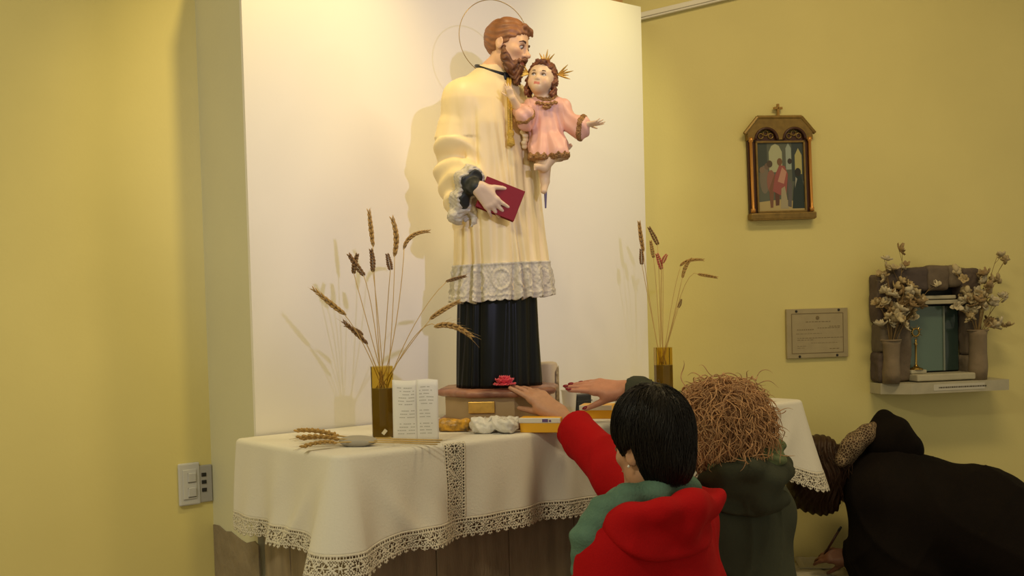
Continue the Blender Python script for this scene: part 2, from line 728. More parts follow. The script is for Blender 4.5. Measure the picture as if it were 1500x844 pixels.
def skirt(s, t):
    """s, t arrays -> points in the altar's frame, z absolute"""
    s = np.asarray(s, float)
    t = np.asarray(t, float)
    x, y, nx, ny = edge_pt(np.clip(s, 0, S_TOT))
    ca = np.exp(-((s - S_A) / 0.11) ** 2)
    cb = np.exp(-((s - S_B) / 0.11) ** 2)
    drop = DROP + 0.045 * ca + 0.070 * cb + 0.006 * np.sin(s * 9)
    r = 0.014
    # soft rounding over the edge then a slightly flaring fall with folds
    a = np.clip(t / 0.10, 0, 1) * PI / 2
    fall = np.clip((t - 0.10) / 0.90, 0, 1)
    fold = (0.013 * np.sin(s * 23 + 1.0) + 0.009 * np.sin(s * 41 + 2.3 + 1.5 * t) + 0.006 * np.sin(s * 13.0 - 1.2))
    # diagonal drag folds falling from the corners
    for sc, sg in ((S_A, 1), (S_A, -1), (S_B, -1)):
        q = (s - sc) * sg
        fold = fold + 0.022 * np.exp(-((q - 0.05 - 0.20 * fall) / 0.035) ** 2) * (q > -0.02) * fall ** 0.5
        fold = fold - 0.012 * np.exp(-((q - 0.16 - 0.25 * fall) / 0.05) ** 2) * fall
    out = r * np.sin(a) + fall * (0.018 + 0.050 * ca + 0.062 * cb) + fold * fall
    z = ZT - r * (1 - np.cos(a)) - fall * (drop - r)
    out = np.maximum(out, 0.002)
    return np.stack([x + nx * (out - r * .3), y + ny * (out - r * .3), z], -1)


LACE_T = 0.80         # the hem lace starts here
L1 = (CUM[2] + 0.295, CUM[2] + 0.365)     # the straight insertion strip on the front


def in_diag(s, t):
    """slanting insertion: from the edge near u=0.75 running down to the right"""
    c = CUM[2] + 0.80 + 0.33 * t
    return np.abs(s - c) < 0.052


cl = thing('tablecloth', 'white cotton altar cloth with crochet lace borders draped over the altar', 'tablecloth', alt(0, 0, 0), TH)
ds, nt_ = 0.006, 46
ns = int(S_TOT / ds)
sv = np.linspace(0, S_TOT, ns + 1)
tv = np.concatenate([np.linspace(0, 0.1, 5)[:-1], np.linspace(0.1, LACE_T, nt_ - 4)])
SS, TT = np.meshgrid(sv, tv, indexing='ij')
pv = skirt(SS.ravel(), TT.ravel())
nT = len(tv)
faces = []
for i in range(ns):
    sm_ = (sv[i] + sv[i + 1]) / 2
    st = L1[0] < sm_ < L1[1]
    for j in range(nT - 1):
        tm = (tv[j] + tv[j + 1]) / 2
        if st and tm > 0.04:
            continue
        if 0.03 < tm and bool(in_diag(sm_, tm)):
            continue
        a = i * nT + j
        faces.append((a, a + nT, a + nT + 1, a + 1))
# top sheet joined to the skirt's first row
verts = [tuple(q) for q in pv]
base = len(verts)
ring = [i * nT for i in range(ns + 1)]
inner = []
for i in range(ns + 1):
    x, y, z = verts[i * nT]
    gx = min(max(x, 0.05), ALTAR_L - 0.05)
    gy = min(max(y, 0.05), ALTAR_D)
    inner.append(len(verts))
    verts.append((gx, gy, ZT + 0.0008 * math.sin(gx * 30)))
for i in range(ns):
    faces.append((ring[i], inner[i], inner[i + 1], ring[i + 1]))
faces.append(tuple(inner[::-1]))
# turn so that top faces look up
o = mesh_obj('cloth', verts, [f[::-1] for f in faces], M_CLOTH, cl)
solid(o, 0.002, -1)


def lace_mesh(name, s0, s1, t0, t1, across, label, shear=0.0, scallop=False, cell=0.0024):
    """openwork strip on the cloth surface; across='s' when the strip runs down, 't' when it runs along"""
    dn = np.linspace(s0, s1, 1500)
    hc = skirt(dn, np.full(1500, (t0 + t1) / 2)) if across == 't' else None
    if hc is not None:       # even stitches along the real length of the hem
        cl_ = np.concatenate([[0], np.cumsum(np.linalg.norm(np.diff(hc, axis=0), axis=1))])
    else:
        cl_ = dn - s0
    ms = max(int(cl_[-1] / cell), 4)
    mt = max(int((t1 - t0) * DROP / cell), 4)
    g_s = np.interp(np.linspace(0, cl_[-1], ms + 1), cl_, dn)
    g_t = np.linspace(t0, t1, mt + 1)
    a, b = np.meshgrid(g_s, g_t, indexing='ij')
    P = skirt((a + shear * b).ravel(), b.ravel())
    P = P.reshape(ms + 1, mt + 1, 3)
    # outward relief keeps it just proud of the cloth
    ci = (np.arange(ms) + .5)[:, None] * cl_[-1] / ms
    cj = (np.arange(mt) + .5)[None, :] * (t1 - t0) * DROP / mt
    if across == 't':
        al_, ac, W = ci + 0 * cj, cj + 0 * ci, (t1 - t0) * DROP
    else:
        al_, ac, W = cj + 0 * ci, ci + 0 * cj, (s1 - s0)
    e = np.minimum(ac, W - ac)
    hole = np.zeros(al_.shape, bool)
    # picot rows along both borders
    hole |= (np.abs(e - 0.0065) < 0.0026) & (np.mod(al_, 0.0085) < 0.0052)
    # middle: diamonds with a flower in each
    per = 0.046
    x = np.mod(al_, per) - per / 2
    y = ac - W / 2
    hw = W / 2 - 0.013
    rr = np.sqrt(x * x + y * y)
    an = np.arctan2(y, x)
    dia = np.abs(x) / (per / 2) + np.abs(y) / max(hw, 1e-3)
    mid = np.abs(y) < hw
    petals = (rr > 0.0045) & (rr < 0.0125 + 0.0015 * np.cos(an * 6)) & (np.cos(an * 6) < 0.35)
    net = (dia > 1.12) & (np.mod(al_ + ac, 0.0078) < 0.0048) & (np.mod(al_ - ac, 0.0078) < 0.0048)
    ringh = (dia > 0.70) & (dia < 0.93) & (np.mod(an, PI / 7) < PI / 12)
    hole |= mid & (petals | net | ringh)
    keep = ~hole
    if scallop:
        edge = 0.0075 * np.abs(np.sin(al_ * PI / 0.026))
        keep &= ac < W - 0.0085 + edge
    fs = []
    idx = lambda i, j: i * (mt + 1) + j
    for i, j in np.argwhere(keep):
        fs.append((idx(i, j), idx(i, j + 1), idx(i + 1, j + 1), idx(i + 1, j)))
    used = np.unique(np.array(fs))
    remap = -np.ones((ms + 1) * (mt + 1), int)
    remap[used] = np.arange(len(used))
    o = mesh_obj(name, P.reshape(-1, 3)[used], remap[np.array(fs)], M_LACE, cl)
    o['label'] = label
    solid(o, 0.0018, 0)
    return o


lace_mesh('lace_hem', 0.0, S_TOT, LACE_T - 0.004, 1.0, 't', 'openwork crochet border along the hem', scallop=True)
lace_mesh('lace_insertion', L1[0] - .003, L1[1] + .003, 0.03, LACE_T, 's', 'upright strip of crochet openwork')
lace_mesh('lace_insertion', CUM[2] + 0.80 - .055, CUM[2] + 0.80 + .055, 0.02, LACE_T, 's', 'slanting strip of crochet openwork', shear=0.33)
# ================================================================== shared anatomy
def hand_sdf(S, wrist, f, back, side, L, curls, spread=0.06, k=0.006, thumb=(0.6, 0.75, 0.25), tcurl=0.25, palm=True):
    """five separate fingers on a palm; f = finger direction, back = back-of-hand normal, side=+1/-1 puts the thumb"""
    f = nrm(f)
    back = nrm(np.asarray(back) - f * np.dot(back, f))
    s = np.cross(f, back) * side
    w = np.asarray(wrist, float)
    tips = []
    offs = (0.150, 0.052, -0.050, -0.145)
    plen = (0.50, 0.53, 0.51, 0.46)
    flen = (0.44, 0.48, 0.44, 0.35)
    frad = (0.050, 0.052, 0.049, 0.043)
    if palm:
        for o, p_ in zip(offs, plen):
            S.cone(w + s * o * L * 0.62 + f * 0.02 * L, w + f * p_ * L + s * o * L - back * 0.01 * L, 0.085 * L, 0.068 * L, k * 2.2)
        S.cone(w + f * 0.08 * L + s * 0.10 * L - back * 0.03 * L, w + f * 0.30 * L + s * 0.17 * L - back * 0.05 * L, 0.09 * L, 0.07 * L, k * 2.5)
    for i in range(4):
        b0 = w + f * plen[i] * L + s * offs[i] * L
        d = nrm(f + s * spread * (1.5 - i))
        ax = s
        seg = np.array([0.46, 0.30, 0.24]) * flen[i] * L
        p = b0
        r = frad[i] * L
        ang = 0
        for j in range(3):
            ang += curls[i] * (0.8 if j == 0 else 1.0)
            dj = d * math.cos(ang) - back * math.sin(ang)
            q = p + dj * seg[j]
            S.cone(p, q, r * (1.0 - 0.10 * j), r * (0.92 - 0.10 * j), k * 1.5 if j == 0 else 0.001)
            p = q
        tips.append((p, dj, r * 0.72))
    b0 = w + f * 0.14 * L + s * 0.13 * L - back * 0.04 * L
    d = nrm(f * thumb[0] + s * thumb[1] - back * thumb[2])
    p = b0
    for j, sg in enumerate((0.22, 0.19, 0.15)):
        dd = nrm(d * math.cos(tcurl * j) + (f * 0.8 - back * 0.3) * math.sin(tcurl * j))
        q = p + dd * sg * L
        S.cone(p, q, (0.075 - 0.012 * j) * L, (0.062 - 0.010 * j) * L, k * 2 if j == 0 else 0.001)
        p = q
    tips.append((p, dd, 0.042 * L))
    return tips, s


def head_sdf(S, c, R, H, child=False, neck_to=None, neck_r=0.2, male=False):
    c = np.asarray(c, float)
    R = np.asarray(R, float)
    P = lambda x, y, z: c + R @ (np.array([x, y, z]) * H)
    E = lambda x, y, z, a, b, d, k, sub=False: S.ell(P(x, y, z), np.array([a, b, d]) * H, k * H, R, sub)
    C = lambda p, q, r1, r2, k: S.cone(P(*p), P(*q), r1 * H, r2 * H, k * H)
    if child:
        E(0, .05, .10, .37, .41, .39, 0)
        E(0, -.08, -.12, .31, .29, .34, .12)
        E(0, -.23, -.33, .13, .12, .11, .12)
        for s in (-1, 1):
            E(s * .17, -.22, -.19, .12, .12, .12, .08)
    else:
        E(0, .06, .13, .32, .40, .37, 0)
        E(0, -.08, -.12, .265, .27, .38, .12)
        E(0, -.20, -.38, .13 if not male else .15, .13, .11, .12)
        for s in (-1, 1):
            E(s * .17, -.21, -.09, .10, .10, .08, .08)
            E(s * .22, -.02, -.28, .06, .12, .10, .1)
    C((-.15, -.285, .055), (.15, -.285, .055), .045, .045, .08)
    for s in (-1, 1):
        E(s * .135, -.375, -.02, .085, .07, .055, .05, True)
        E(s * .135, -.275, -.02, .062, .062, .05, .01)
    nl = .36 if child else .42
    C((0, -.315, .03), (0, -nl, -.12), .03, .042, .05)
    E(0, -nl - .005, -.135, .048, .05, .042, .03)
    for s in (-1, 1):
        E(s * .045, -.345, -.15, .035, .045, .03, .03)
    C((-.075, -.318, -.245), (.075, -.318, -.245), .025, .025, .03)
    C((-.06, -.318, -.285), (.06, -.318, -.285), .028, .028, .02)
    S.cone(P(-.10, -.352, -.265), P(.10, -.352, -.265), .012 * H, .012 * H, .012 * H)
    # ears
    for s in (-1, 1):
        Re = R @ rot(0, 0, s * 0.35) @ rot(-0.2, 0, 0)
        S.ell(P(s * .325, .05, -.03), np.array([.035, .085, .125]) * H, .02 * H, Re)
        S.ell(P(s * .37, .03, -.01), np.array([.03, .045, .075]) * H, .02 * H, Re, True)
    if neck_to is not None:
        S.cone(P(0, .07, -.28), neck_to, neck_r * H, neck_r * H * 1.08, .08 * H)
    return P


def eyes(parent, P, R, H, iris, white=(0.75, 0.70, 0.62), brow=(0.10, 0.05, 0.03), gaze=(0, 0), lid=None):
    """eyeballs with iris, lids and brows as small parts of the head"""
    mw = mat('eye_paint', (1, 1, 1), 0.45, attr=True)
    for s in (-1, 1):
        v, f, col = [], [], []
        n, m = 18, 10
        c = P(s * .135, -.283, -.02)
        r = .060 * H
        gd = nrm(np.array([gaze[0], -1.0, gaze[1]]))
        a1 = nrm(np.cross(gd, [0, 0, 1]))
        a2 = np.cross(a1, gd)
        for i in range(m + 1):
            th = PI * i / m
            for j in range(n):
                ph = 2 * PI * j / n
                d = gd * math.cos(th) + (a1 * math.cos(ph) + a2 * math.sin(ph)) * math.sin(th)
                v.append(c + np.asarray(R) @ (d * np.array([1.05, 1, .82]) * r))
                col.append((0.01, 0.01, 0.01) if th < .25 else iris if th < .62 else white)
        for i in range(m):
            for j in range(n):
                k = (j + 1) % n
                f.append((i * n + j, (i + 1) * n + j, (i + 1) * n + k, i * n + k))
        e = mesh_obj('eye', v, f, mw, parent, cols=np.array(col))
        b = MB()
        pts = [P(s * x, y, z) for x, y, z in ((.055, -.350, .060), (.11, -.362, .088), (.17, -.342, .088), (.225, -.288, .052))]
        b.tube(pts, [.010 * H, .016 * H, .014 * H, .006 * H], 6)
        b.build('eyebrow', mat('brow_paint', brow, 0.6), parent, sm=True)
        ld = MB()
        pts = [P(s * x, y, z) for x, y, z in ((.072, -.325, -.02), (.10, -.345, .012), (.14, -.350, .022), (.18, -.335, .008), (.205, -.305, -.02))]
        ld.tube(pts, [.006 * H, .010 * H, .011 * H, .010 * H, .006 * H], 6)
        ld.build('eyelid', mat('lash_paint', lid or (0.16, 0.07, 0.04), 0.6), parent, sm=True)


def wav(p, seed, freq, n=5):
    r = np.random.RandomState(seed)
    o = np.zeros(len(p), np.float32)
    for _ in range(n):
        k = r.randn(3) * freq
        o += np.sin(p @ k.astype(np.float32) + r.rand() * 6.28)
    return o / n


# ================================================================== the saint's statue
S0 = at_y(730, 565, 3.50)
ST = thing('saint_statue', 'tall bearded saint statue in cream lace-hemmed alb over a black cassock', 'statue', S0, TH)
SK_ST = (0.80, 0.50, 0.29)
M_STSK = mat('painted_flesh', (0.8, 0.5, 0.3), 0.42, attr=True, sss=0.0)
M_ALB = mat('cream_painted_robe', (0.94, 0.765, 0.42), 0.45, var=0.10, vscale=5, bump=0.06, bscale=30)
M_CAS = mat('black_cassock_paint', (0.004, 0.005, 0.005), 0.34, spec=0.25)
M_STL = mat('painted_lace', (0.70, 0.64, 0.50), 0.5, bump=0.4, bscale=120, var=0.30, vscale=60)
M_HAIRB = mat('painted_brown_hair', (0.36, 0.155, 0.06), 0.45, var=0.35, vscale=40)
M_BEARD = mat('painted_beard', (0.24, 0.10, 0.04), 0.5, var=0.5, vscale=60)
M_GOLD = mat('gilding', (0.72, 0.46, 0.12), 0.35, metal=0.7)
M_BLK = mat('black_ribbon', (0.01, 0.01, 0.01), 0.4)

PROF = np.array([  # z, cx, cy, rx, ry
    [0.26, .018, -.012, .172, .145], [0.40, .016, -.012, .158, .134], [0.55, .010, -.010, .148, .125],
    [0.70, .004, -.006, .146, .118], [0.82, .0, -.004, .146, .108], [0.90, .0, -.002, .140, .094],
    [0.945, .0, -.004, .110, .080], [0.975, .0, -.010, .075, .065], [1.005, .0, -.016, .050, .050], [1.02, 0, -.02, .046, .046]])


def alb_r(th, z):
    """relative fold relief of the alb, th measured from +x"""
    lo = np.clip((0.97 - z) / 0.7, 0, 1)
    f = 0.030 * (1 - 2 * np.abs(np.sin(th * 4.5 + 0.6 + 0.5 * np.sin(z * 5)))) * lo
    f = f + 0.038 * np.sin(th * 13 + 1.1 + 0.8 * np.sin(z * 4 + th)) * lo ** 1.3
    f = f * 0.45 + 0.008 * np.sin(th * 21 + 0.4 + z * 2) * lo ** 1.5
    for i, (a, w_, A) in enumerate(((-164, .055, .13), (-147, .05, .08), (-128, .09, .05), (-112, .06, .085), (-100, .045, .12), (-80, .06, .08), (-62, .05, .09),
                                    (-44, .06, .08), (-20, .07, .08), (10, .07, .08), (45, .08, .08), (80, .08, .08), (115, .08, .08), (150, .08, .09), (178, .06, .08))):
        c = math.radians(a) + 0.07 * np.sin(z * 6 + i * 1.7) + 0.10 * (z - .5)
        q = np.mod(th - c + PI, 2 * PI) - PI
        g = np.clip((.94 - z) / .14, 0, 1) * (.40 + .60 * lo)
        f = f - A * np.exp(-(q / w_) ** 2) * g + A * .45 * np.exp(-((q - w_ * 2.0) / (w_ * 1.3)) ** 2) * g
    return f


def alb_body(p):
    z = np.clip(p[:, 2], 0.26, 1.02)
    cx, cy, rx, ry = (np.interp(z, PROF[:, 0], PROF[:, i]) for i in (1, 2, 3, 4))
    x, y = p[:, 0] - cx, p[:, 1] - cy
    q = np.sqrt((x / rx) ** 2 + (y / ry) ** 2)
    th = np.arctan2(y / ry, x / rx)
    d = (q - 1 - alb_r(th, z)) * np.minimum(rx, ry) * 0.8
    return np.maximum(d, np.maximum(0.300 - p[:, 2], p[:, 2] - 1.012)).astype(np.float32)


ab = Sdf()
ab.fun(alb_body)
for s in (-1, 1):
    ab.cone((s * .05, .0, .940), (s * .112, .004, .905), .040, .050, .05)
# right upper sleeve with its loose outer flap, then the forearm sleeve hanging open
ab.cone((-.110, .004, .905), (-.126, .020, .785), .054, .060, .03)
ab.cone((-.124, .016, .81), (-.130, .018, .768), .064, .069, .006)
ab.cone((-.124, .020, .78), (-.140, .028, .675), .050, .050, .010)
ab.cone((-.138, .025, .675), (-.160, -.095, .640), .050, .034, .030)
ab.cone((-.148, .02, .63), (-.172, -.025, .548), .040, .020, .03)
ab.cone((-.162, -.09, .625), (-.178, -.045, .540), .030, .016, .03)
ab.cone((-.145, -.03, .66), (-.165, -.02, .60), .038, .030, .03)
# left sleeve under the child
ab.cone((.112, .004, .905), (.140, .01, .745), .052, .050, .03)
ab.cone((.140, .01, .74), (.130, -.085, .722), .048, .032, .03)
ab.cone((.145, .0, .70), (.140, -.03, .545), .036, .024, .03)


def folds(p, d):
    ss = 0.0045 * np.sin(p[:, 2] * 95 + p[:, 0] * 60 + 2 * np.sin(p[:, 1] * 30))
    w = np.clip((-0.10 - p[:, 0]) / 0.04, 0, 1) * (p[:, 2] < 0.78) * (p[:, 2] > 0.5)
    return d + (ss * w).astype(np.float32) + 0.0012 * wav(p, 3, 45)


ab.fun(folds, mode='mod')
top, bot = np.array([-.166, -.112, .664]), np.array([-.196, -.050, .522])
n_o = nrm([-.17, -.94, -.28])
n_o = nrm(n_o - nrm(bot - top) * np.dot(n_o, nrm(bot - top)))
mid_o = (top + bot) / 2 + n_o * .02
ab_pre = Sdf().include(ab)


def open_zone(p):
    return np.maximum(np.linalg.norm(p - mid_o.astype(np.float32), axis=1) - .105, p[:, 0] + .118).astype(np.float32)


def open_side(p):
    return ((p - top.astype(np.float32)) @ n_o.astype(np.float32)).astype(np.float32)


ab.fun(lambda p: np.maximum(-open_side(p), open_zone(p)), .004, 'sub')
ab_f = ab
sdf_obj('alb', ab, (-.29, -.22, .24), (.26, .18, 1.04), 0.0042, M_ALB, ST)

# lace hem of the alb: a deep scalloped band with raised medallions
nth, nz = 420, 44
vv = []
th = np.linspace(0, 2 * PI, nth, endpoint=False)
for j in range(nz + 1):
    t = j / nz
    zb = 0.283 - 0.005 * np.abs(np.cos(th * 20)) + 0.010 * np.cos(th) + 0.05 * alb_r(th, 0.3)
    z = 0.392 * (1 - t) + zb * t + 0.006 * np.cos(th) * (1 - t)
    cx, cy, rx, ry = (np.interp(z, PROF[:, 0], PROF[:, i]) for i in (1, 2, 3, 4))
    fl = 1 + alb_r(th, z) * (1 + .5 * t) + 0.018 + 0.02 * t ** 2
    per = 2 * PI / 13
    a = (np.mod(th, per) - per / 2) * 0.16
    b = (t - 0.45) * 0.10
    rr = np.sqrt(a * a + b * b)
    rel = 0.0045 * np.exp(-((rr - 0.027) / 0.004) ** 2) + 0.003 * np.exp(-(rr / 0.014) ** 2)
    rel = rel + 0.003 * np.exp(-((t - 0.86) / 0.03) ** 2) + 0.003 * np.exp(-((t - 0.03) / 0.03) ** 2)
    rel = rel + 0.0012 * np.sin(th * 90) * np.sin(t * 40)
    vv.append(np.stack([cx + np.cos(th) * (rx * fl + rel), cy + np.sin(th) * (ry * fl + rel), z], 1))
vv = np.concatenate(vv)
ff = [(j * nth + i, j * nth + (i + 1) % nth, (j + 1) * nth + (i + 1) % nth, (j + 1) * nth + i)[::-1] for j in range(nz) for i in range(nth)]
o = mesh_obj('lace_hem', vv, ff, M_STL, ST)
o['label'] = 'grey-white lace band along the alb hem'
solid(o, 0.004, -1)

# cassock
nth, nz = 200, 30
th = np.linspace(0, 2 * PI, nth, endpoint=False)
vv = []
for j in range(nz + 1):
    t = j / nz
    z = 0.36 * (1 - t)
    rx = 0.132 + 0.014 * t
    ry = 0.105 + 0.012 * t
    fo = 1 + 0.02 * np.sin(th * 5 + 0.5 * np.sin(t * 3)) + 0.022 * np.sin(th * 11 + 2 * np.sin(th * 2) + t) + 0.5 * alb_r(th + .12 * t, np.full(nth, .45 - .2 * t))
    vv.append(np.stack([0.004 + np.cos(th) * rx * fo, -0.006 + np.sin(th) * ry * fo, np.full(nth, z)], 1))
vv = np.concatenate(vv)
ff = [(j * nth + i, j * nth + (i + 1) % nth, (j + 1) * nth + (i + 1) % nth, (j + 1) * nth + i)[::-1] for j in range(nz) for i in range(nth)]
ff.append(tuple(range(nz * nth, (nz + 1) * nth))[::-1])
mesh_obj('cassock', vv, ff, M_CAS, ST)

# body: head, neck, shoulders, both arms and hands as one surface
HH = 0.172
HC_ = np.array([.030, -.058, 1.072])
HR = rot(0.22, 0.10, 0.55)
bd = Sdf()
PS = head_sdf(bd, HC_, HR, HH, male=True, neck_to=(0.0, -.010, .985), neck_r=.21)
bd.cone((0, -.008, .99), (0, -.002, .88), .038, .07, .03)
for s in (-1, 1):
    bd.cone((0, 0, .92), (s * .115, .004, .905), .035, .035, .02)
bd.cone((0, 0, .88), (0, 0, .70), .07, .075, .02)
bd.chain([(-.118, .004, .90), (-.140, .024, .68), (-.168, -.125, .620)], [.032, .028, .018], .02)
bd.chain([(.112, .004, .90), (.140, .01, .745), (.130, -.100, .728)], [.032, .028, .018], .02)
hand_sdf(bd, (-.168, -.140, .612), (.080, -.030, -.095), (-.50, -.84, -.18), -1, .128, [.16, .22, .30, .34], .16, .005)
hand_sdf(bd, (.130, -.100, .728), (.2, -.9, .05), (.3, 0, -1), 1, .11, [.2, .25, .3, .3], .05, .005)


def st_col(v):
    q = (v - HC_) @ HR / HH
    c = np.tile(np.array(SK_ST), (len(v), 1))
    lips = (np.abs(q[:, 0]) < .105) & (np.abs(q[:, 2] + .265) < .042) & (q[:, 1] < -.29)
    c[lips] = (0.55, 0.17, 0.11)
    ck = np.exp(-(((np.abs(q[:, 0]) - .18) / .08) ** 2 + ((q[:, 2] + .12) / .09) ** 2)) * (q[:, 1] < -.1)
    c = c * (1 - ck[:, None] * .25) + np.array([0.75, .30, .18]) * ck[:, None] * .25
    hd = v[:, 2] < .75
    c[hd] = (0.74, 0.56, 0.40)
    return c


sdf_obj('body', bd, (-.24, -.26, .46), (.24, .10, 1.19), 0.0027, M_STSK, ST, st_col)
eyes(ST, PS, HR, HH, (0.06, 0.03, 0.02), gaze=(0.1, -0.45))


def hair_cap(c, R, H, ys, zs, grow=1.0, groove=0.006, gf=120, seed=2, rad=(.345, .435, .392)):
    S = Sdf()
    S.ell(np.asarray(c) + R @ (np.array([0, .06, .13]) * H), np.array(rad) * H * grow, 0, R)

    def cut(p):
        q = (p - np.asarray(c, np.float32)) @ np.asarray(R, np.float32) / H
        return ((np.interp(q[:, 1], ys, zs) - q[:, 2]) * H * .75).astype(np.float32)
    S.fun(cut, .02 * H, 'and')

    def gr(p, d):
        q = (p - np.asarray(c, np.float32)) @ np.asarray(R, np.float32) / H
        a = np.arctan2(q[:, 0], q[:, 2] - .05)
        return (d + groove * H * np.sin(a * gf / 6 + 3 * np.sin(q[:, 1] * 9 + 2 * q[:, 2])) + groove * .8 * H * wav(q, seed, 22)).astype(np.float32)
    S.fun(gr, mode='mod')
    return S


hs = hair_cap(HC_, HR, HH, [-.45, -.36, -.28, -.12, -.02, .02, .10, .14, .45], [.27, .27, .20, .05, -.16, -.16, .02, -.33, -.36], 1.0, .010, 110)
hs.cone(PS(.05, -.355, .33), PS(.12, -.375, .27), .036 * HH, .022 * HH, .06 * HH)
hs.cone(PS(-.12, -.29, .37), PS(.06, -.345, .34), .052 * HH, .040 * HH, .06 * HH)
sdf_obj('hair', hs, HC_ - .13, HC_ + .13, 0.0026, M_HAIRB, ST)
be = Sdf()
for s in (-1, 1):
    be.chain([PS(s * .285, -.04, -.10), PS(s * .255, -.10, -.26), PS(s * .17, -.19, -.40), PS(0, -.25, -.47)],
             [.040 * HH, .075 * HH, .10 * HH, .115 * HH], .03 * HH, .05 * HH)
    be.cone(PS(s * .01, -.395, -.205), PS(s * .13, -.315, -.265), .032 * HH, .030 * HH, .03 * HH)
    be.cone(PS(s * .13, -.315, -.265), PS(s * .15, -.24, -.38), .030 * HH, .06 * HH, .04 * HH)
    be.cone(PS(s * .05, -.27, -.47), PS(s * .055, -.33, -.63), .085 * HH, .045 * HH, .05 * HH)
be.cone(PS(-.05, -.325, -.375), PS(.05, -.325, -.375), .05 * HH, .05 * HH, .04 * HH)
be.ell(PS(0, -.40, -.268), np.array([.085, .09, .030]) * HH, .02 * HH, HR, True)
be.fun(lambda p, d: (d + .014 * HH * np.sin(p[:, 2] * 330 + 5 * np.sin(p[:, 0] * 120) + 4 * np.sin(p[:, 1] * 110)) + .012 * HH * wav(p, 8, 170)).astype(np.float32), mode='mod')
sdf_obj('beard', be, HC_ - np.array([.10, .13, .14]), HC_ + np.array([.12, .07, .03]), 0.0024, M_BEARD, ST)

# cassock collar ribbon with its knot, gold cord and tassel, cassock cuff
rb = MB()
a = np.linspace(0, 2 * PI, 41)
rb.tube(np.stack([.002 + .056 * np.cos(a), -.018 + .056 * np.sin(a), 1.000 + .022 * np.sin(a) - .004 * np.cos(a)], 1), .0056, 8)
rb.box((.004, -.074, .972), (.020, .014, .026), bev=.004)
rb.box((.010, -.078, .952), (.008, .008, .03), R=rot(0, .3, 0), bev=.003)
rb.build('collar_ribbon', M_BLK, ST, sm=True)
cd = MB()
M_CORD = mat('gold_cord', (0.62, 0.40, 0.06), 0.5, bump=0.6, bscale=200)
cp = np.array([(.006, -.082, .965), (-.010, -.100, .935), (-.024, -.118, .90), (-.030, -.126, .85), (-.034, -.130, .80), (-.036, -.132, .775)])
cd.tube(cp, .0045, 8)
cd.tube(cp + np.array([.009, -.001, 0]), .0042, 8)
cd.build('cord', M_CORD, ST, sm=True)
ts = MB()
ts.lathe([(.003, .03), (.010, .026), (.012, .016), (.008, .008), (.012, -.004), (.013, -.018), (.004, -.022)], (-.033, -.136, .765), 14,
         wob=lambda a, z: 1 + .12 * math.sin(a * 7))
ts.build('tassel', M_CORD, ST, sm=True)
kn = Sdf()
for i in range(7):
    kn.ell((.030 + .006 * math.sin(i * 2.1), -.128 + .003 * math.cos(i * 3), .815 - i * .011), (.011, .008, .008), .004)
sdf_obj('rosette', kn, (0, -.16, .72), (.06, -.10, .85), .0025, M_ALB, ST)
# lace cuff of the hanging sleeve: a raised layer along the sleeve opening
def layer(base, th, region, amp=0.0, fr=300.0):
    S = Sdf()
    S.fun(lambda p: smax(base(p) - th, region(p), .003))
    if amp:
        S.fun(lambda p, d: (d + amp * np.sin(p[:, 2] * fr) * np.sin((p[:, 0] + p[:, 1]) * fr)).astype(np.float32), mode='mod')
    return S


def cuff_region(p):
    e = open_side(p)
    sc = .004 * np.abs(np.sin(p[:, 2] * 210))
    return np.maximum(np.maximum(-(e + .034), e - .002 - sc), open_zone(p))


o = sdf_obj('lace_cuff', layer(ab_pre, .0045, cuff_region, .0014, 330), (-.26, -.19, .46), (-.09, .02, .72), .0026, M_STL, ST)
o['label'] = 'scalloped grey-white lace cuff'
dk = Sdf()
dk.fun(lambda p: np.maximum(np.maximum(ab_pre(p) + .002, np.abs(open_side(p) - .004) - .006), open_zone(p)).astype(np.float32))
dk.cone((-.162, -.095, .628), (-.168, -.128, .614), .026, .024, .01)
o = sdf_obj('cassock_cuff', dk, (-.26, -.19, .46), (-.09, .02, .72), .0028, mat('cassock_sleeve', (0.022, 0.025, 0.022), 0.5), ST)
# wire halo
ha = MB()
hc = np.array([.045, .03, 1.118])
hn = nrm([-.25, -.97, 0])
e1 = nrm(np.cross([0, 0, 1], hn)) * -1
if e1[0] < 0:
    e1 = -e1
a = np.radians(np.linspace(2, 264, 90))
ha.tube(hc + .122 * (np.cos(a)[:, None] * e1 + np.sin(a)[:, None] * np.array([0, 0, 1.0])), .0013, 6)
pb = hc + .122 * (math.cos(a[-1]) * e1 + math.sin(a[-1]) * np.array([0, 0, 1.0]))
ha.tube([pb, (.004, .03, .985)], .0017, 6)
ha.build('halo', mat('halo_wire', (0.42, 0.30, 0.12), 0.35, metal=0.8), ST, sm=True)

# red book under the saint's hand
bc = np.array([-.092, -.150, .578])
bn = nrm([-.55, -.83, .05])
bx = nrm(np.array([.777, -.629, 0]) * 0)if False else nrm(np.cross([0, 0, 1], bn))
if bx[0] < 0:
    bx = -bx
bz = np.cross(bx, bn)
if bz[2] < 0:
    bz = -bz
ang = -0.40
e1 = bx * math.cos(ang) + bz * math.sin(ang)
e2 = -bx * math.sin(ang) + bz * math.cos(ang)
Rb = np.stack([e1, -bn, e2], 1)
RS = rot(0, 0, TH)
bk = thing('red_book', 'small dark red book held under the saint statue hand', 'book', S0 + RS @ bc, 0)
Rw = RS @ Rb
M_RED = mat('red_leather', (0.23, 0.010, 0.014), 0.5, spec=.25)
MB().box((0, 0, 0), (.118, .018, .092), R=Rw, bev=.002).build('pages', mat('page_edges', (0.45, 0.10, 0.07), 0.6), bk)
for s in (-1, 1):
    MB().box(Rw @ np.array([0, s * .011, 0]), (.124, .004, .098), R=Rw, bev=.0015).build('cover', M_RED, bk)
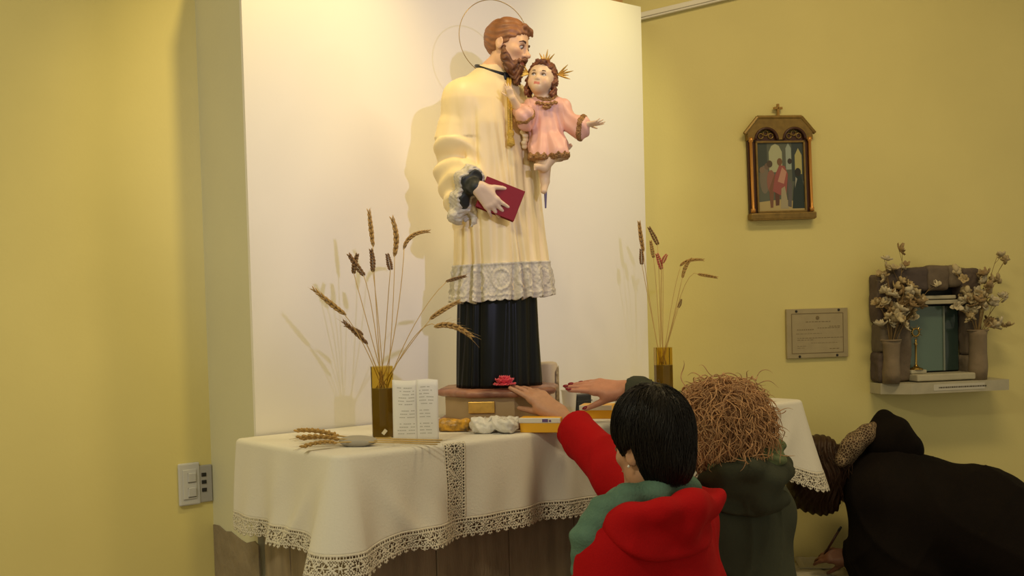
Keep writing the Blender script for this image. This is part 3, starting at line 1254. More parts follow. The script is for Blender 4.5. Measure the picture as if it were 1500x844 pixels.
MB().box(Rw @ np.array([-.061, 0, 0]), (.004, .022, .098), R=Rw, bev=.0015).build('spine', M_RED, bk)
# ================================================================== the child figure on the saint's arm
CY = 3.43
C0 = at_y(802, 240, CY)
CH = thing('child_figure', 'small child figure in pink tunic with gilt rays, carried on the saint arm', 'statue', C0, math.radians(4))
M_PINK = mat('pink_tunic_paint', (0.86, 0.49, 0.38), 0.42, var=0.10, vscale=14, bump=0.05, bscale=40)
M_CHSK = mat('child_flesh', (0.8, 0.6, 0.4), 0.4, attr=True)
M_CURL = mat('auburn_curls', (0.24, 0.085, 0.038), 0.45, var=0.4, vscale=50)
M_TRIM = mat('gilt_trim', (0.52, 0.28, 0.10), 0.4, metal=0.4, bump=0.8, bscale=160, var=0.5, vscale=70)

tu = Sdf()
tu.cone((0, .005, .165), (.0, .005, .085), .046, .050, 0, sq=np.diag([1, 1.25, 1]))
tu.cone((0, .005, .09), (.002, -.008, .030), .050, .056, .02, sq=np.diag([1, 1.15, 1]))
tu.cone((.025, -.03, .05), (.028, -.045, .028), .036, .034, .02)
tu.cone((-.022, -.02, .05), (-.030, -.038, .020), .032, .030, .02)
for s in (-1, 1):
    tu.cone((s * .015, .005, .19), (s * .048, .005, .175), .026, .026, .02)
tu.cone((-.050, .002, .172), (-.078, -.035, .150), .026, .026, .012)
tu.cone((-.078, -.035, .150), (-.072, -.052, .140), .027, .032, .010)
tu.cone((-.050, -.012, .150), (-.070, -.040, .118), .020, .022, .018)
tu.cone((.050, .002, .172), (.072, -.008, .128), .027, .027, .012)
tu.cone((.072, -.008, .128), (.100, -.030, .112), .027, .033, .012)
tu.cone((.080, -.012, .115), (.104, -.032, .090), .024, .020, .014)


def tufold(p, d):
    th = np.arctan2(p[:, 1], p[:, 0])
    lo = np.clip((.19 - p[:, 2]) / .15, 0, 1)
    return (d + .0028 * np.sin(th * 11 + p[:, 2] * 20) * lo + .0022 * np.sin(p[:, 2] * 130 + p[:, 0] * 150) * (np.abs(p[:, 0]) > .052)
            + .001 * wav(p, 21, 90)).astype(np.float32)


tu.fun(tufold, mode='mod')
tu.fun(lambda p: (.006 + .10 * np.abs(p[:, 0] + .004) - p[:, 2]).astype(np.float32), .004, 'and')
sdf_obj('tunic', tu, (-.13, -.11, -.02), (.16, .08, .24), .0024, M_PINK, CH)

CHH = .116
CHC = np.array([-.012, -.006, .262])
CHR = rot(0, 0.14, -0.38) @ rot(-0.22, 0, 0)
cb_ = Sdf()
PC = head_sdf(cb_, CHC, CHR, CHH, child=True, neck_to=(-.002, .004, .19), neck_r=.21)
cb_.cone((0, .005, .19), (0, .005, .04), .03, .04, .01)
for s in (-1, 1):
    cb_.cone((0, .005, .175), (s * .05, .003, .172), .018, .018, .01)
cb_.chain([(-.05, .002, .172), (-.080, -.035, .150), (-.110, -.070, .192)], [.016, .015, .011], .01)
hand_sdf(cb_, (-.110, -.070, .192), (-.35, -.25, .85), (-.2, -1, -.2), -1, .052, [.25, .3, .35, .4], .08, .002)
cb_.chain([(.05, .002, .172), (.075, -.010, .125), (.118, -.045, .113)], [.016, .015, .011], .01)
hand_sdf(cb_, (.120, -.046, .113), (.9, -.30, .05), (.15, -.5, -.85), 1, .056, [.15, .12, .18, .25], .18, .002, thumb=(.5, .9, .0))
# legs: one tucked across, one hanging
cb_.chain([(.012, .0, .035), (.010, -.040, .022), (-.016, -.048, -.018)], [.026, .024, .014], .01)
cb_.cone((-.016, -.048, -.018), (-.040, -.062, -.016), .013, .010, .006)
cb_.chain([(-.020, .0, .035), (-.014, -.026, .0), (-.012, -.024, -.055)], [.026, .024, .015], .01)
cb_.cone((-.012, -.026, -.060), (-.018, -.040, -.088), .014, .010, .006)
for i in range(5):
    cb_.cone((-.040, -.062 + .0, -.014 - .0035 * i + .004), (-.047, -.066, -.014 - .004 * i + .004), .0036, .003, .001)


def ch_col(v):
    q = (v - CHC) @ CHR / CHH
    c = np.tile(np.array([0.80, 0.58, 0.36]), (len(v), 1))
    lips = (np.abs(q[:, 0]) < .08) & (np.abs(q[:, 2] + .262) < .036) & (q[:, 1] < -.28)
    c[lips] = (0.62, 0.20, 0.14)
    ck = np.exp(-(((np.abs(q[:, 0]) - .19) / .09) ** 2 + ((q[:, 2] + .19) / .09) ** 2)) * (q[:, 1] < -.1)
    c = c * (1 - ck[:, None] * .3) + np.array([0.80, .32, .2]) * ck[:, None] * .3
    return c


sdf_obj('body', cb_, (-.16, -.13, -.11), (.19, .08, .33), .0021, M_CHSK, CH, ch_col)
eyes(CH, PC, CHR, CHH, (0.05, 0.035, 0.02), gaze=(-0.25, 0.15), lid=(0.22, 0.12, 0.06))
ch = hair_cap(CHC, CHR, CHH, [-.45, -.34, -.25, -.10, 0, .10, .45], [.30, .30, .22, .05, -.12, -.30, -.34], 1.0, .012, 90, 5, rad=(.395, .45, .42))
for s in (-1, 1):
    for i in range(7):
        z = .02 - i * .075
        ch.ell(PC(s * (.37 + .03 * math.sin(i * 2)), .02 + .04 * math.cos(i * 1.7), z), np.array([.075, .085, .062]) * CHH, .02 * CHH, CHR)
        ch.ell(PC(s * (.33 + .03 * math.sin(i * 2)), .18 + .04 * math.cos(i * 1.7), z), np.array([.075, .085, .062]) * CHH, .02 * CHH, CHR)
ch.cone(PC(-.1, -.33, .36), PC(.12, -.34, .36), .06 * CHH, .05 * CHH, .05 * CHH)
ch.fun(lambda p, d: (d + .012 * CHH * np.sin(p[:, 2] * 420 + 4 * np.sin(p[:, 0] * 160))).astype(np.float32), mode='mod')
sdf_obj('hair', ch, CHC - .085, CHC + .085, .0021, M_CURL, CH)
# three clusters of gilt rays
for dx, dz, an in ((-.44, .16, 1.30), (.0, .48, 0.0), (.44, .18, -1.25)):
    rm = MB()
    for i in range(5):
        a = an + (i - 2) * .30
        ln = .050 - (i % 2) * .012 - abs(i - 2) * .003
        p0 = PC(dx * .92, .06, dz * .92)
        dr = np.asarray(CHR) @ np.array([-math.sin(a), .0, math.cos(a)])
        rm.tube([p0 - dr * .008, p0 + dr * ln * .6, p0 + dr * ln], [.0022, .0030, .0008], 5)
    rm.build('ray_cluster', M_GOLD, CH)
# gilt trims: neckline, embroidered bib, cuffs, hem
tu_base = tu
sdf_obj('neck_band', layer(tu_base, .0016, lambda p: np.maximum(np.abs(np.linalg.norm((p - np.array([0, .004, .212], np.float32)) * np.array([1, 1, .8], np.float32), axis=1) - .034) - .005, .185 - p[:, 2]).astype(np.float32), .0008, 500),
        (-.06, -.07, .17), (.06, .07, .24), .0018, M_TRIM, CH)
bibm = Sdf()
for i in range(11):
    x_ = (i - 5) * .0062
    bibm.ell((-.002 + x_, -.040 + .35 * abs(x_) ** 1.2, .176 + .22 * abs(x_) + .003 * (i % 2)), (.0042, .0050, .0055), .001)
for i in range(5):
    bibm.ell((-.002 + (i - 2) * .0055, -.0425, .166 + .0015 * abs(i - 2)), (.0036, .0045, .0045), .001)
sdf_obj('bib_embroidery', bibm, (-.05, -.06, .145), (.05, -.015, .205), .0017, M_TRIM, CH)


def ball(c, r):
    c = np.array(c, np.float32)
    return lambda p: (np.linalg.norm(p - c, axis=1) - r).astype(np.float32)


def slab(c, d, w_, r):
    c, d = np.array(c, np.float32), nrm(d).astype(np.float32)
    return lambda p: np.maximum(np.abs((p - c) @ d) - w_, np.linalg.norm(p - c, axis=1) - r).astype(np.float32)


sdf_obj('cuff', layer(tu_base, .0018, slab((.106, -.034, .100), (.9, -.5, -.25), .008, .05), .0010, 480), (.05, -.10, .04), (.16, .03, .16), .0019, M_TRIM, CH)
sdf_obj('cuff', layer(tu_base, .0018, slab((-.080, -.052, .140), (-.3, -.6, .5), .006, .042), .0010, 480), (-.13, -.11, .08), (-.03, .02, .20), .0019, M_TRIM, CH)
sdf_obj('hem_trim', layer(tu_base, .0020, lambda p: (p[:, 2] - (.022 + .10 * np.abs(p[:, 0] + .004)) - .004 * np.sin(p[:, 0] * 300)).astype(np.float32), .0012, 420),
        (-.09, -.11, -.01), (.09, .08, .06), .0019, M_TRIM, CH)
# dark violet strip standing in for the sleeve lace shadow under the child
vl = Sdf()
vl.cone((-.006, .012, -.02), (-.008, .014, -.135), .008, .003, 0)
sdf_obj('shade_strip', vl, (-.03, -.01, -.15), (.03, .04, .0), .0022, mat('violet_shade', (0.16, 0.14, 0.24), 0.6), CH)
# ================================================================== pedestal
PZ = float(S0[2]) - ZT          # pedestal height
PD = thing('statue_pedestal', 'eight-sided statue pedestal with brown marbled mouldings and a gilt plate', 'pedestal',
           (S0[0], S0[1], ZT), TH)
M_MARB = mat('brown_marbling', (0.42, 0.20, 0.12), 0.35, col2=(0.16, 0.065, 0.045), vscale=14)
M_PTAN = mat('pedestal_tan', (0.42, 0.29, 0.14), 0.5, var=0.15, vscale=10)


def octo(a, z):
    b = (a + PI / 8) % (PI / 4) - PI / 8
    return math.cos(PI / 8) / math.cos(b)


def octolobe(a, z):
    return octo(a, z) * (1 + 0.018 * abs(math.sin(a * 12)))


r_ = .195
MB().lathe([(r_ * .90, .026), (r_ * .90, PZ - .022)], n=64, wob=octo).build('drum', M_PTAN, PD)
MB().lathe([(r_ * .92, PZ - .026), (r_ * 1.0, PZ - .022), (r_ * 1.03, PZ - .014), (r_ * 1.02, PZ - .006), (r_ * .97, PZ - .002), (r_ * .95, PZ)], n=96,
           wob=octolobe).build('top_moulding', M_MARB, PD, sm=True)
MB().lathe([(r_ * 1.06, 0), (r_ * 1.08, .008), (r_ * 1.06, .02), (r_ * 1.0, .026), (r_ * .93, .030)], n=96, wob=octolobe).build('base_moulding', M_MARB, PD, sm=True)
gp = MB().box((0, 0, 0), (.082, .006, .036), bev=.002)
g_ = gp.build('name_plate', mat('bright_gilt', (0.75, 0.45, 0.10), 0.3, metal=0.6, var=.3, vscale=40), PD)
g_.location = (-.707 * r_ * .850 - .024, -.707 * r_ * .850 + .024, .068)
g_.rotation_euler = (0, 0, -PI / 4)

# ================================================================== glass vases with dried wheat
M_AMB = mat('amber_glass', (0.80, 0.66, 0.22), 0.04, trans=1.0, ior=1.25)
M_WATER = mat('brown_water', (0.19, 0.125, 0.03), 0.15, spec=0.6)
M_STEM = mat('straw_stem', (0.50, 0.34, 0.12), 0.6)
M_EAR = mat('wheat_ear', (0.46, 0.28, 0.085), 0.7, var=0.3, vscale=60)
M_EARD = mat('dark_ear', (0.24, 0.13, 0.05), 0.7, var=0.3, vscale=60)
M_AWN = mat('wheat_awn', (0.52, 0.36, 0.14), 0.7)
M_ROSY = mat('rosy_husk', (0.50, 0.14, 0.09), 0.7)


def glass_vase(loc, label, ht=.21, r=.035, fill=.145):
    t = thing('glass_vase', label, 'vase', loc, 0.2)
    oc = lambda a, z: octo(a, z)
    MB().lathe([(r * .95, 0), (r, .006), (r, ht), (r - .0035, ht), (r - .0035, fill + .001)], n=64, wob=oc).build('glass', M_AMB, t)
    MB().lathe([(r - .002, .004), (r - .0022, fill), (0.001, fill)], n=64, wob=oc).build('water', M_WATER, t)
    return t


VL = at_z(562, 641, ZT)
VR = at_z(973, 592, ZT)
gv = glass_vase(VL, 'amber glass vase of wheat beside the standing white card')
glass_vase(VR, 'amber glass vase of wheat near the right edge of the white backing')
# chip of light label stuck low on the left vase
lb = MB().box((0.0, -.0365, .02), (.010, .001, .016), R=rot(0, .7, 0))
lb.build('sticker', mat('sticker_white', (0.7, 0.65, 0.5), 0.5), gv)


def grain(mb, c, d, L, r):
    d = nrm(d)
    u = nrm(np.cross(d, [0.3, 0.5, 0.8]))
    v = np.cross(d, u)
    vs = [c - d * L * .5]
    for t, rr in ((-.2, .9), (.15, 1.0)):
        for j in range(5):
            a = 2 * PI * j / 5
            vs.append(c + d * L * t + (u * math.cos(a) + v * math.sin(a)) * r * rr)
    vs.append(c + d * L * .5)
    f = [(0, 1 + (j + 1) % 5, 1 + j) for j in range(5)]
    f += [(1 + j, 1 + (j + 1) % 5, 6 + (j + 1) % 5, 6 + j) for j in range(5)]
    f += [(6 + j, 6 + (j + 1) % 5, 11) for j in range(5)]
    mb.add(vs, f)


def bez(pts, n):
    pts = [np.array(p, float) for p in pts]
    ts = np.linspace(0, 1, n)
    m = len(pts) - 1
    out = 0
    for i, p in enumerate(pts):
        out = out + math.comb(m, i) * (ts ** i * (1 - ts) ** (m - i))[:, None] * p
    return out


def wheat(path, ear_pts, label, group, dark=False, awn=.05, fat=1.0, sr=.0016, rosy=False, name='wheat_stalk'):
    """path: world points of the stem; ear_pts: world points of the ear axis"""
    base = np.array(path[0])
    t = thing(name, label, 'wheat', base, 0, group)
    sp = bez(path, 14) - base
    MB().tube(sp, np.linspace(sr, sr * .7, 14), 6).build('stem', M_STEM, t, sm=True)
    ep = bez(ear_pts, 15) - base
    L = np.linalg.norm(np.diff(ep, axis=0), axis=1).sum()
    eb, aw = MB(), MB()
    for i in range(14):
        d = nrm(ep[i + 1] - ep[i])
        sd = nrm(np.cross(d, [0.2, 1, 0.1]))
        fr = np.cross(d, sd)
        tp = 1 - .45 * abs(i - 5) / 9
        for s in (-1, 1):
            o = sd * s * .0035 * fat * tp + fr * .002 * (1 if i % 2 else -1)
            grain(eb, ep[i] + o, d + sd * s * .35, L / 14 * 2.6, .0032 * fat * tp)
            if awn > 0 and i % 2 == 0:
                q = ep[i] + o
                aw.tube([q, q + nrm(d + sd * s * .22 + fr * random.uniform(-.2, .2)) * awn * random.uniform(.7, 1.1)], [.0005, .0002], 3, cap=False)
    eb.build('ear', M_ROSY if rosy else M_EARD if dark else M_EAR, t, sm=True)
    if awn > 0:
        aw.build('awns', M_AWN, t)
    return t


def stalks(vase, rim_px, specs, label, group, which):
    Yv = vase[1]
    for n, (rx, ctrl, e0, em, e1, dy, kw) in enumerate(specs):
        inn = np.array([vase[0] + random.uniform(-.018, .018), vase[1] + random.uniform(-.015, .015), ZT + .147])
        rim = at_y(rx, rim_px, Yv + np.clip(dy, -.02, .02) * .6)
        c = at_y(*ctrl, Yv + dy * .5)
        a = at_y(*e0, Yv + dy)
        m = at_y(*em, Yv + dy)
        b = at_y(*e1, Yv + dy)
        # a three-piece stem: inside the glass, past the rim, up to the ear
        base = inn
        path = [inn, inn * .4 + rim * .6, rim, c, a]
        wheat(path, [a, m, b], which[n] + ' ' + label, group, **kw)


WL = ['tallest upright pale wheat stalk', 'upright dark-eared wheat stalk below the tallest pale one', 'dark wheat ear slanting across another dark ear',
      'dark wheat ear crossed by a slanting dark ear', 'upright wheat stalk with a curved full pale ear', 'short upright stubby dark wheat ear',
      'wheat stalk with nodding ear arched toward the statue', 'long pale ear leaning far from the statue', 'low dark wheat ear leaning away from the statue',
      'thin low dark ear by another leaning ear', 'straight wheat ear slanting up before the black cassock', 'drooping golden wheat ear hanging before the black cassock',
      'thin dark wheat ear touching the statue lace hem']
WQ = ['tallest pale upright wheat stalk', 'dark upright wheat ear under the tallest pale one', 'dark wheat ear tilted beside the tallest pale one', 'small pale wheat ear',
      'thick-stemmed rosy wheat ear', 'small rosy wheat ear beside the thick-stemmed one', 'long thin wheat ear arching toward the yellow wall', 'full pale wheat ear bent under the arching one',
      'lowest drooping thin wheat ear', 'short low dark wheat ear']
GL = 'dried wheat stalks in the vase by the card'
stalks(VL, 540, [
    (558, (550, 450), (546, 358), (543, 330), (540, 306), .02, dict(fat=1.0, awn=.02)),
    (560, (556, 470), (546, 396), (547, 380), (543, 364), -.03, dict(dark=True, fat=1.3, awn=.0)),
    (556, (548, 440), (532, 402), (520, 388), (510, 371), -.02, dict(dark=True, fat=1.3, awn=.01)),
    (557, (530, 445), (518, 399), (519, 385), (524, 371), .0, dict(dark=True, fat=1.3, awn=.01)),
    (570, (578, 440), (578, 372), (585, 345), (573, 316), .03, dict(fat=1.2, awn=.02)),
    (563, (566, 460), (572, 394), (570, 384), (567, 371), -.04, dict(dark=True, fat=1.4, awn=.0)),
    (573, (590, 420), (592, 362), (600, 338), (632, 339), .05, dict(fat=.9, awn=.015)),
    (549, (530, 490), (503, 459), (485, 446), (455, 420), -.05, dict(fat=1.1, awn=.03)),
    (549, (544, 515), (536, 502), (520, 486), (501, 469), -.02, dict(dark=True, fat=1.0, awn=.03)),
    (552, (545, 520), (530, 490), (525, 484), (503, 476), .02, dict(dark=True, fat=.9, awn=.02)),
    (577, (598, 505), (632, 466), (650, 452), (676, 440), -.02, dict(fat=1.0, awn=.03)),
    (575, (620, 455), (640, 478), (665, 470), (695, 497), -.06, dict(fat=1.3, awn=.05)),
    (576, (610, 450), (655, 412), (668, 408), (684, 404), .03, dict(dark=True, fat=.8, awn=.02)),
], 'in the vase beside the white card', GL, WL)
GR = 'dried wheat stalks in the vase by the yellow wall'
stalks(VR, 508, [
    (963, (950, 440), (942, 366), (938, 345), (936, 323), .03, dict(fat=1.2, awn=.01)),
    (964, (946, 420), (940, 386), (940, 376), (939, 364), -.02, dict(dark=True, fat=1.5, awn=.0)),
    (968, (968, 430), (963, 357), (957, 345), (950, 332), .02, dict(dark=True, fat=1.4, awn=.0)),
    (966, (964, 430), (957, 376), (955, 364), (953, 352), -.03, dict(fat=1.2, awn=.0)),
    (968, (968, 440), (969, 393), (966, 382), (962, 371), .0, dict(dark=True, rosy=True, fat=1.6, awn=.0, sr=.0024)),
    (970, (972, 440), (971, 384), (974, 376), (977, 373), -.02, dict(rosy=True, fat=1.3, awn=.0)),
    (975, (985, 420), (998, 388), (1008, 378), (1033, 381), .03, dict(fat=.9, awn=.01)),
    (978, (992, 440), (1000, 405), (1004, 385), (1014, 379), -.03, dict(fat=1.1, awn=.01)),
    (979, (1000, 380), (1024, 402), (1036, 404), (1052, 407), -.01, dict(fat=.9, awn=.01)),
    (977, (985, 480), (994, 450), (997, 445), (998, 438), -.04, dict(dark=True, fat=.9, awn=.0)),
], 'in the vase near the yellow wall', GR, WQ)

# ================================================================== sheaf lying on the cloth
b0 = at_z(650, 652, ZT)
SH = thing('wheat_sheaf', 'tied sheaf of dried wheat lying flat on the altar cloth', 'wheat', b0, 0)
gz = .006
for i in range(7):
    s_ = at_z(640 + 10 * random.random(), 651 + 1.2 * (i - 3), ZT) - b0 + [0, 0, gz + .0015 * (i % 3)]
    k_ = at_z(520, 653 + .6 * (i - 3), ZT) - b0 + [0, 0, gz + .012]
    e_ = at_z(492 + random.uniform(-4, 4), 652 + 1.8 * (i - 3), ZT) - b0 + [0, 0, gz + .010 + .004 * (i % 3)]
    f_ = at_z(430 + 14 * random.random(), 650 + 4.2 * (i - 3), ZT) - b0 + [0, 0, gz + .004 + .010 * (i % 3)]
    MB().tube(bez([s_, k_, e_], 10), .0017, 6).build('stem', M_STEM, SH, sm=True)
    ep = bez([e_, (e_ + f_) / 2 + [0, 0, .012], f_], 15)
    eb = MB()
    for j in range(14):
        d = nrm(ep[j + 1] - ep[j])
        sd = nrm(np.cross(d, [0, 0, 1]))
        for s in (-1, 1):
            grain(eb, ep[j] + sd * s * .0045 + [0, 0, .003 * (j % 2)], d + sd * s * .55 + np.array([0, 0, .25 * (j % 2)]), .019, .0038)
            if j % 3 == 0:
                eb.tube([ep[j], ep[j] + nrm(d + sd * s * .25) * .035], [.0005, .0002], 3, cap=False)
    eb.build('ear', M_EAR, SH, sm=True)
wr = Sdf()
c_ = at_z(524, 654, ZT) - b0
ux = nrm(at_z(545, 654, ZT) - at_z(500, 654, ZT))
an_ = math.atan2(ux[1], ux[0])
wr.ell(c_ + [0, 0, .014], (.055, .030, .014), 0, rot(0, 0, an_))
wr.fun(lambda p, d: (d + .0025 * np.sin((p @ np.array([-ux[1], ux[0], 0], np.float32)) * 160 + p[:, 2] * 80)).astype(np.float32), mode='mod')
w_ = sdf_obj('wrapping', wr, c_ - .07, c_ + .07, .003, mat('grey_paper', (0.36, 0.33, 0.29), 0.7), SH)
w_['label'] = 'grey paper wrapped round the stems'

# ================================================================== folded white card with prayer text
cb = at_z(612, 649, ZT)
CD = thing('prayer_card', 'folded white card of printed text standing before the glass vase', 'card', cb, 0)
M_CARD = mat('card_white', (0.78, 0.76, 0.74), 0.6)
M_INK = mat('faded_ink', (0.50, 0.48, 0.45), 0.7)
hc_ = .176
for side, wdt, ang in ((-1, .070, .20), (1, .060, .20)):
    pts = []
    v, f = [], []
    nx_, nz_ = 8, 10
    for i in range(nx_ + 1):
        for j in range(nz_ + 1):
            a, z = i / nx_, j / nz_
            x = side * a * wdt * math.cos(ang * (1 if side < 0 else -.2))
            y = a * wdt * math.sin(ang) * (.55 if side < 0 else .25) + .012 * z * z + .002 * math.sin(a * 5 + z * 4)
            v.append((x, y, z * (hc_ + .002 * math.sin(a * 4) * side)))
    for i in range(nx_):
        for j in range(nz_):
            k = i * (nz_ + 1) + j
            f.append((k, k + nz_ + 1, k + nz_ + 2, k + 1) if side > 0 else (k, k + 1, k + nz_ + 2, k + nz_ + 1))
    o = mesh_obj('leaf', v, f, M_CARD, CD)
    solid(o, .0012, 0)
    ink = MB()
    V3 = np.array(v).reshape(nx_ + 1, nz_ + 1, 3)
    for r in range(15):
        if r in (6, 10):
            continue
        z = .88 - r * .052
        j = z * nz_
        j0 = min(int(j), nz_ - 1)
        x0, x1 = (.1, .86 - .2 * random.random()) if side < 0 else (.12, .80 - .25 * random.random())
        q = []
        for k in range(9):
            a = (x0 + (x1 - x0) * k / 8) * nx_
            i0 = min(int(a), nx_ - 1)
            p = V3[i0, j0] * (1 - (a - i0)) + V3[i0 + 1, j0] * (a - i0)
            p2 = V3[i0, j0 + 1] * (1 - (a - i0)) + V3[i0 + 1, j0 + 1] * (a - i0)
            q.append(p * (1 - (j - j0)) + p2 * (j - j0) + np.array([0, -.0011, 0]))
        for k in range(8):
            if (k * 7 + r * 3) % 5 == 0:
                continue
            a, b = q[k], q[k] * .15 + q[k + 1] * .85
            h_ = np.array([0, 0, .0012])
            ink.add([a - h_, b - h_, b + h_, a + h_], [(0, 1, 2, 3)])
    o = ink.build('text_lines', M_INK, CD)

# ================================================================== packets, boxes, candle, flower
FZ = at_z(738, 567, ZT + PZ)
fc = np.array([at_y(739, 556, 3.335)[0], 3.335, float(S0[2]) + .012])
FLW = thing('pink_flower', 'ruffled pink artificial flower at the foot of the black cassock', 'flower', (fc[0], fc[1], float(S0[2])), .3)
M_PET = mat('pink_petal', (0.72, 0.045, 0.075), 0.55, sheen=.3)
for ringn, (n, rad, tilt, lift) in enumerate(((8, .036, .15, .012), (8, .034, .55, .014), (7, .028, .95, .017), (5, .018, 1.3, .022))):
    for i in range(n):
        a = 2 * PI * i / n + ringn * .4
        v, f = [], []
        for j in range(5):
            for k in range(5):
                u_, w_ = j / 4, (k / 4 - .5)
                rr = rad * u_
                x, y, z = rr * math.cos(tilt), w_ * rad * 1.1 * math.sin(PI * (.15 + .75 * u_)), lift + rr * math.sin(tilt) + .003 * math.sin(k * 2.4 + i) * u_
                v.append((x * math.cos(a) - y * math.sin(a), x * math.sin(a) + y * math.cos(a), z))
        for j in range(4):
            for k in range(4):
                q = j * 5 + k
                f.append((q, q + 5, q + 6, q + 1))
        solid(mesh_obj('petal', v, f, M_PET, FLW), .0012, 0)

# cream candle wrapped in printed paper
cc = at_y(803, 560, 3.72)
cz = ZT
ht = at_y(803, 530, 3.72)[2] - cz
CN = thing('wrapped_candle', 'thick cream candle with a brown printed side beside the pedestal', 'candle', (cc[0], cc[1], cz), .2)
MB().lathe([(.033, 0), (.034, .004), (.034, ht - .01), (.030, ht - .003), (.020, ht), (.004, ht - .004)], n=28,
           wob=lambda a, z: 1 + .03 * math.sin(a * 3 + z * 30)).build('wax', mat('cream_wax', (0.66, 0.55, 0.38), 0.5, var=.12, vscale=30), CN, sm=True)
v, f = [], []
for i in range(9):
    a = -1.05 + i * .14
    for z in (.03, ht * .93):
        v.append(((.0365) * math.cos(a), (.0365) * math.sin(a), z - (.02 * abs(i - 4) / 4 if z > .05 else 0)))
for i in range(8):
    f.append((i * 2, i * 2 + 2, i * 2 + 3, i * 2 + 1))
solid(mesh_obj('printed_band', v, f, mat('brown_print', (0.17, 0.11, 0.05), 0.5, col2=(0.5, 0.4, 0.24), vscale=70), CN), .001, 1)

# yellow and black snack bag
M_YBAG = mat('yellow_bag', (0.72, 0.38, 0.03), 0.35, col2=(0.05, 0.035, 0.02), vscale=45, bump=.3, bscale=60)
M_FILM = mat('crumpled_film', (0.80, 0.78, 0.73), 0.16, trans=0.15, bump=.5, bscale=70)


def pillow(name, label, cat, px0, px1, yb, hgt, dep, m, seed, amp=.006, part='bag', flat=1.0, sub=None):
    a, b = at_z(px0, yb, ZT), at_z(px1, yb, ZT)
    c = (a + b) / 2
    L = np.linalg.norm(b - a)
    an = math.atan2(b[1] - a[1], b[0] - a[0])
    t = thing(name, label, cat, (c[0], c[1], ZT), an)
    S = Sdf()
    S.box((0, dep / 2, hgt / 2), (L / 2, dep / 2, hgt / 2), min(hgt, dep) * .42)
    S.fun(lambda p, d: (d + amp * wav(p, seed, 60, 5) + amp * .6 * np.abs(wav(p, seed + 1, 110, 3)) + amp * .3 * wav(p, seed + 2, 200, 6)).astype(np.float32), mode='mod')
    S.fun(lambda p: (.0012 - p[:, 2]).astype(np.float32), .003, 'and')
    sdf_obj(part, S, (-L / 2 - .015, -.015, -.01), (L / 2 + .015, dep + .015, hgt + .015), .0028, m, t)
    return t, L


t, L = pillow('snack_bag', 'yellow and black printed snack bag lying before the pedestal', 'bag', 640, 688, 634, .044, .036, M_YBAG, 31)
MB().box((-L / 2 - .008, .03, .02), (.02, .05, .004), R=rot(0, .2, 0), bev=.001).build('seal', M_YBAG, t)
t, L = pillow('plastic_bag', 'crumpled clear plastic bag lying before the pedestal', 'bag', 684, 756, 637, .050, .085, M_FILM, 41, .013)
for i in range(6):
    MB().tube([(-L / 2 * .6 + i * .02, .01, .02), (-L / 2 * .6 + i * .02 + .02, .03, .05)], .0015, 5).build('crease', M_FILM, t, sm=True)
M_YBX = mat('yellow_card', (0.80, 0.42, 0.015), 0.4)
M_WBX = mat('white_card', (0.72, 0.68, 0.60), 0.4)


def carton(label, px0, px1, yb, hgt, dep, lid=.35, tiltz=0.0, logo=True):
    a, b = at_z(px0, yb, ZT), at_z(px1, yb, ZT)
    c = (a + b) / 2
    L = np.linalg.norm(b - a)
    an = math.atan2(b[1] - a[1], b[0] - a[0]) + tiltz
    t = thing('candle_carton', label, 'box', (c[0], c[1], ZT), an)
    MB().box((0, dep / 2, hgt / 2), (L, dep, hgt), bev=.002).build('carton', M_YBX, t)
    MB().box((-.002, dep / 2 - .001, hgt * .80), (L + .002, dep + .002, hgt * lid), bev=.002).build('white_panel', M_WBX, t)
    if logo:
        MB().box((L * .12, -.002, hgt * .80), (L * .14, .002, hgt * .2)).box((L * .24, -.002, hgt * .78), (L * .05, .002, hgt * .12)).build(
            'logo', mat('violet_print', (0.12, 0.07, 0.22), 0.5), t)
    return t


carton('yellow and white candle carton beside the crumpled plastic bag', 762, 822, 634, .045, .045)
carton('yellow and white candle carton behind the red-sleeved arm', 850, 897, 614, .046, .07, logo=False)
a = at_z(858, 604, ZT)
t = thing('black_case', 'small black case under the reaching hands', 'case', (a[0], a[1] + .02, ZT), TH)
MB().box((0, .03, .031), (.075, .05, .060), bev=.006).build('shell', mat('black_plastic', (0.012, 0.011, 0.012), 0.35), t)
MB().box((0, .004, .038), (.076, .003, .003)).build('seam', mat('seam_black', (0.03, 0.03, 0.03), 0.5), t)
a = at_z(833, 610, ZT)
t = thing('white_cup', 'small white paper cup standing behind the hands', 'cup', (a[0] + .01, a[1] + .13, ZT), 0)
MB().lathe([(.020, 0), (.021, .002), (.027, .075), (.029, .078), (.0285, .080), (.026, .077), (.019, .006), (.001, .005)], n=28).build('wall', M_WBX, t, sm=True)
MB().tube([(.0285 * math.cos(k), .0285 * math.sin(k), .079) for k in np.linspace(0, 2 * PI, 25)], .0016, 6).build('rim', M_WBX, t, sm=True)
# two small wrapped sweets between pedestal and cartons
for px, py, colr, nm in ((790, 610, (0.65, 0.02, 0.02), 'red'), (706, 607, (0.02, 0.16, 0.09), 'green')):
    a = at_z(px, py + 14, ZT)
    t = thing('wrapped_sweet', 'small %s wrapped sweet by the pedestal base' % nm, 'sweet', (a[0], a[1], ZT), .5)
    ms = mat('foil_' + nm, colr, 0.3)
    S = Sdf().ell((0, 0, .009), (.014, .009, .009), 0)
    sdf_obj('sweet', S, (-.02, -.015, -.002), (.02, .015, .022), .002, ms, t)
    for s in (-1, 1):
        tw = MB().lathe([(.002, 0), (.008, .010)], n=10, cap=False).build('twist', ms, t, sm=True)
        tw.location = (s * .013, 0, .009)
        tw.rotation_euler = (0, s * PI / 2, 0)
        solid(tw, .001, 0)
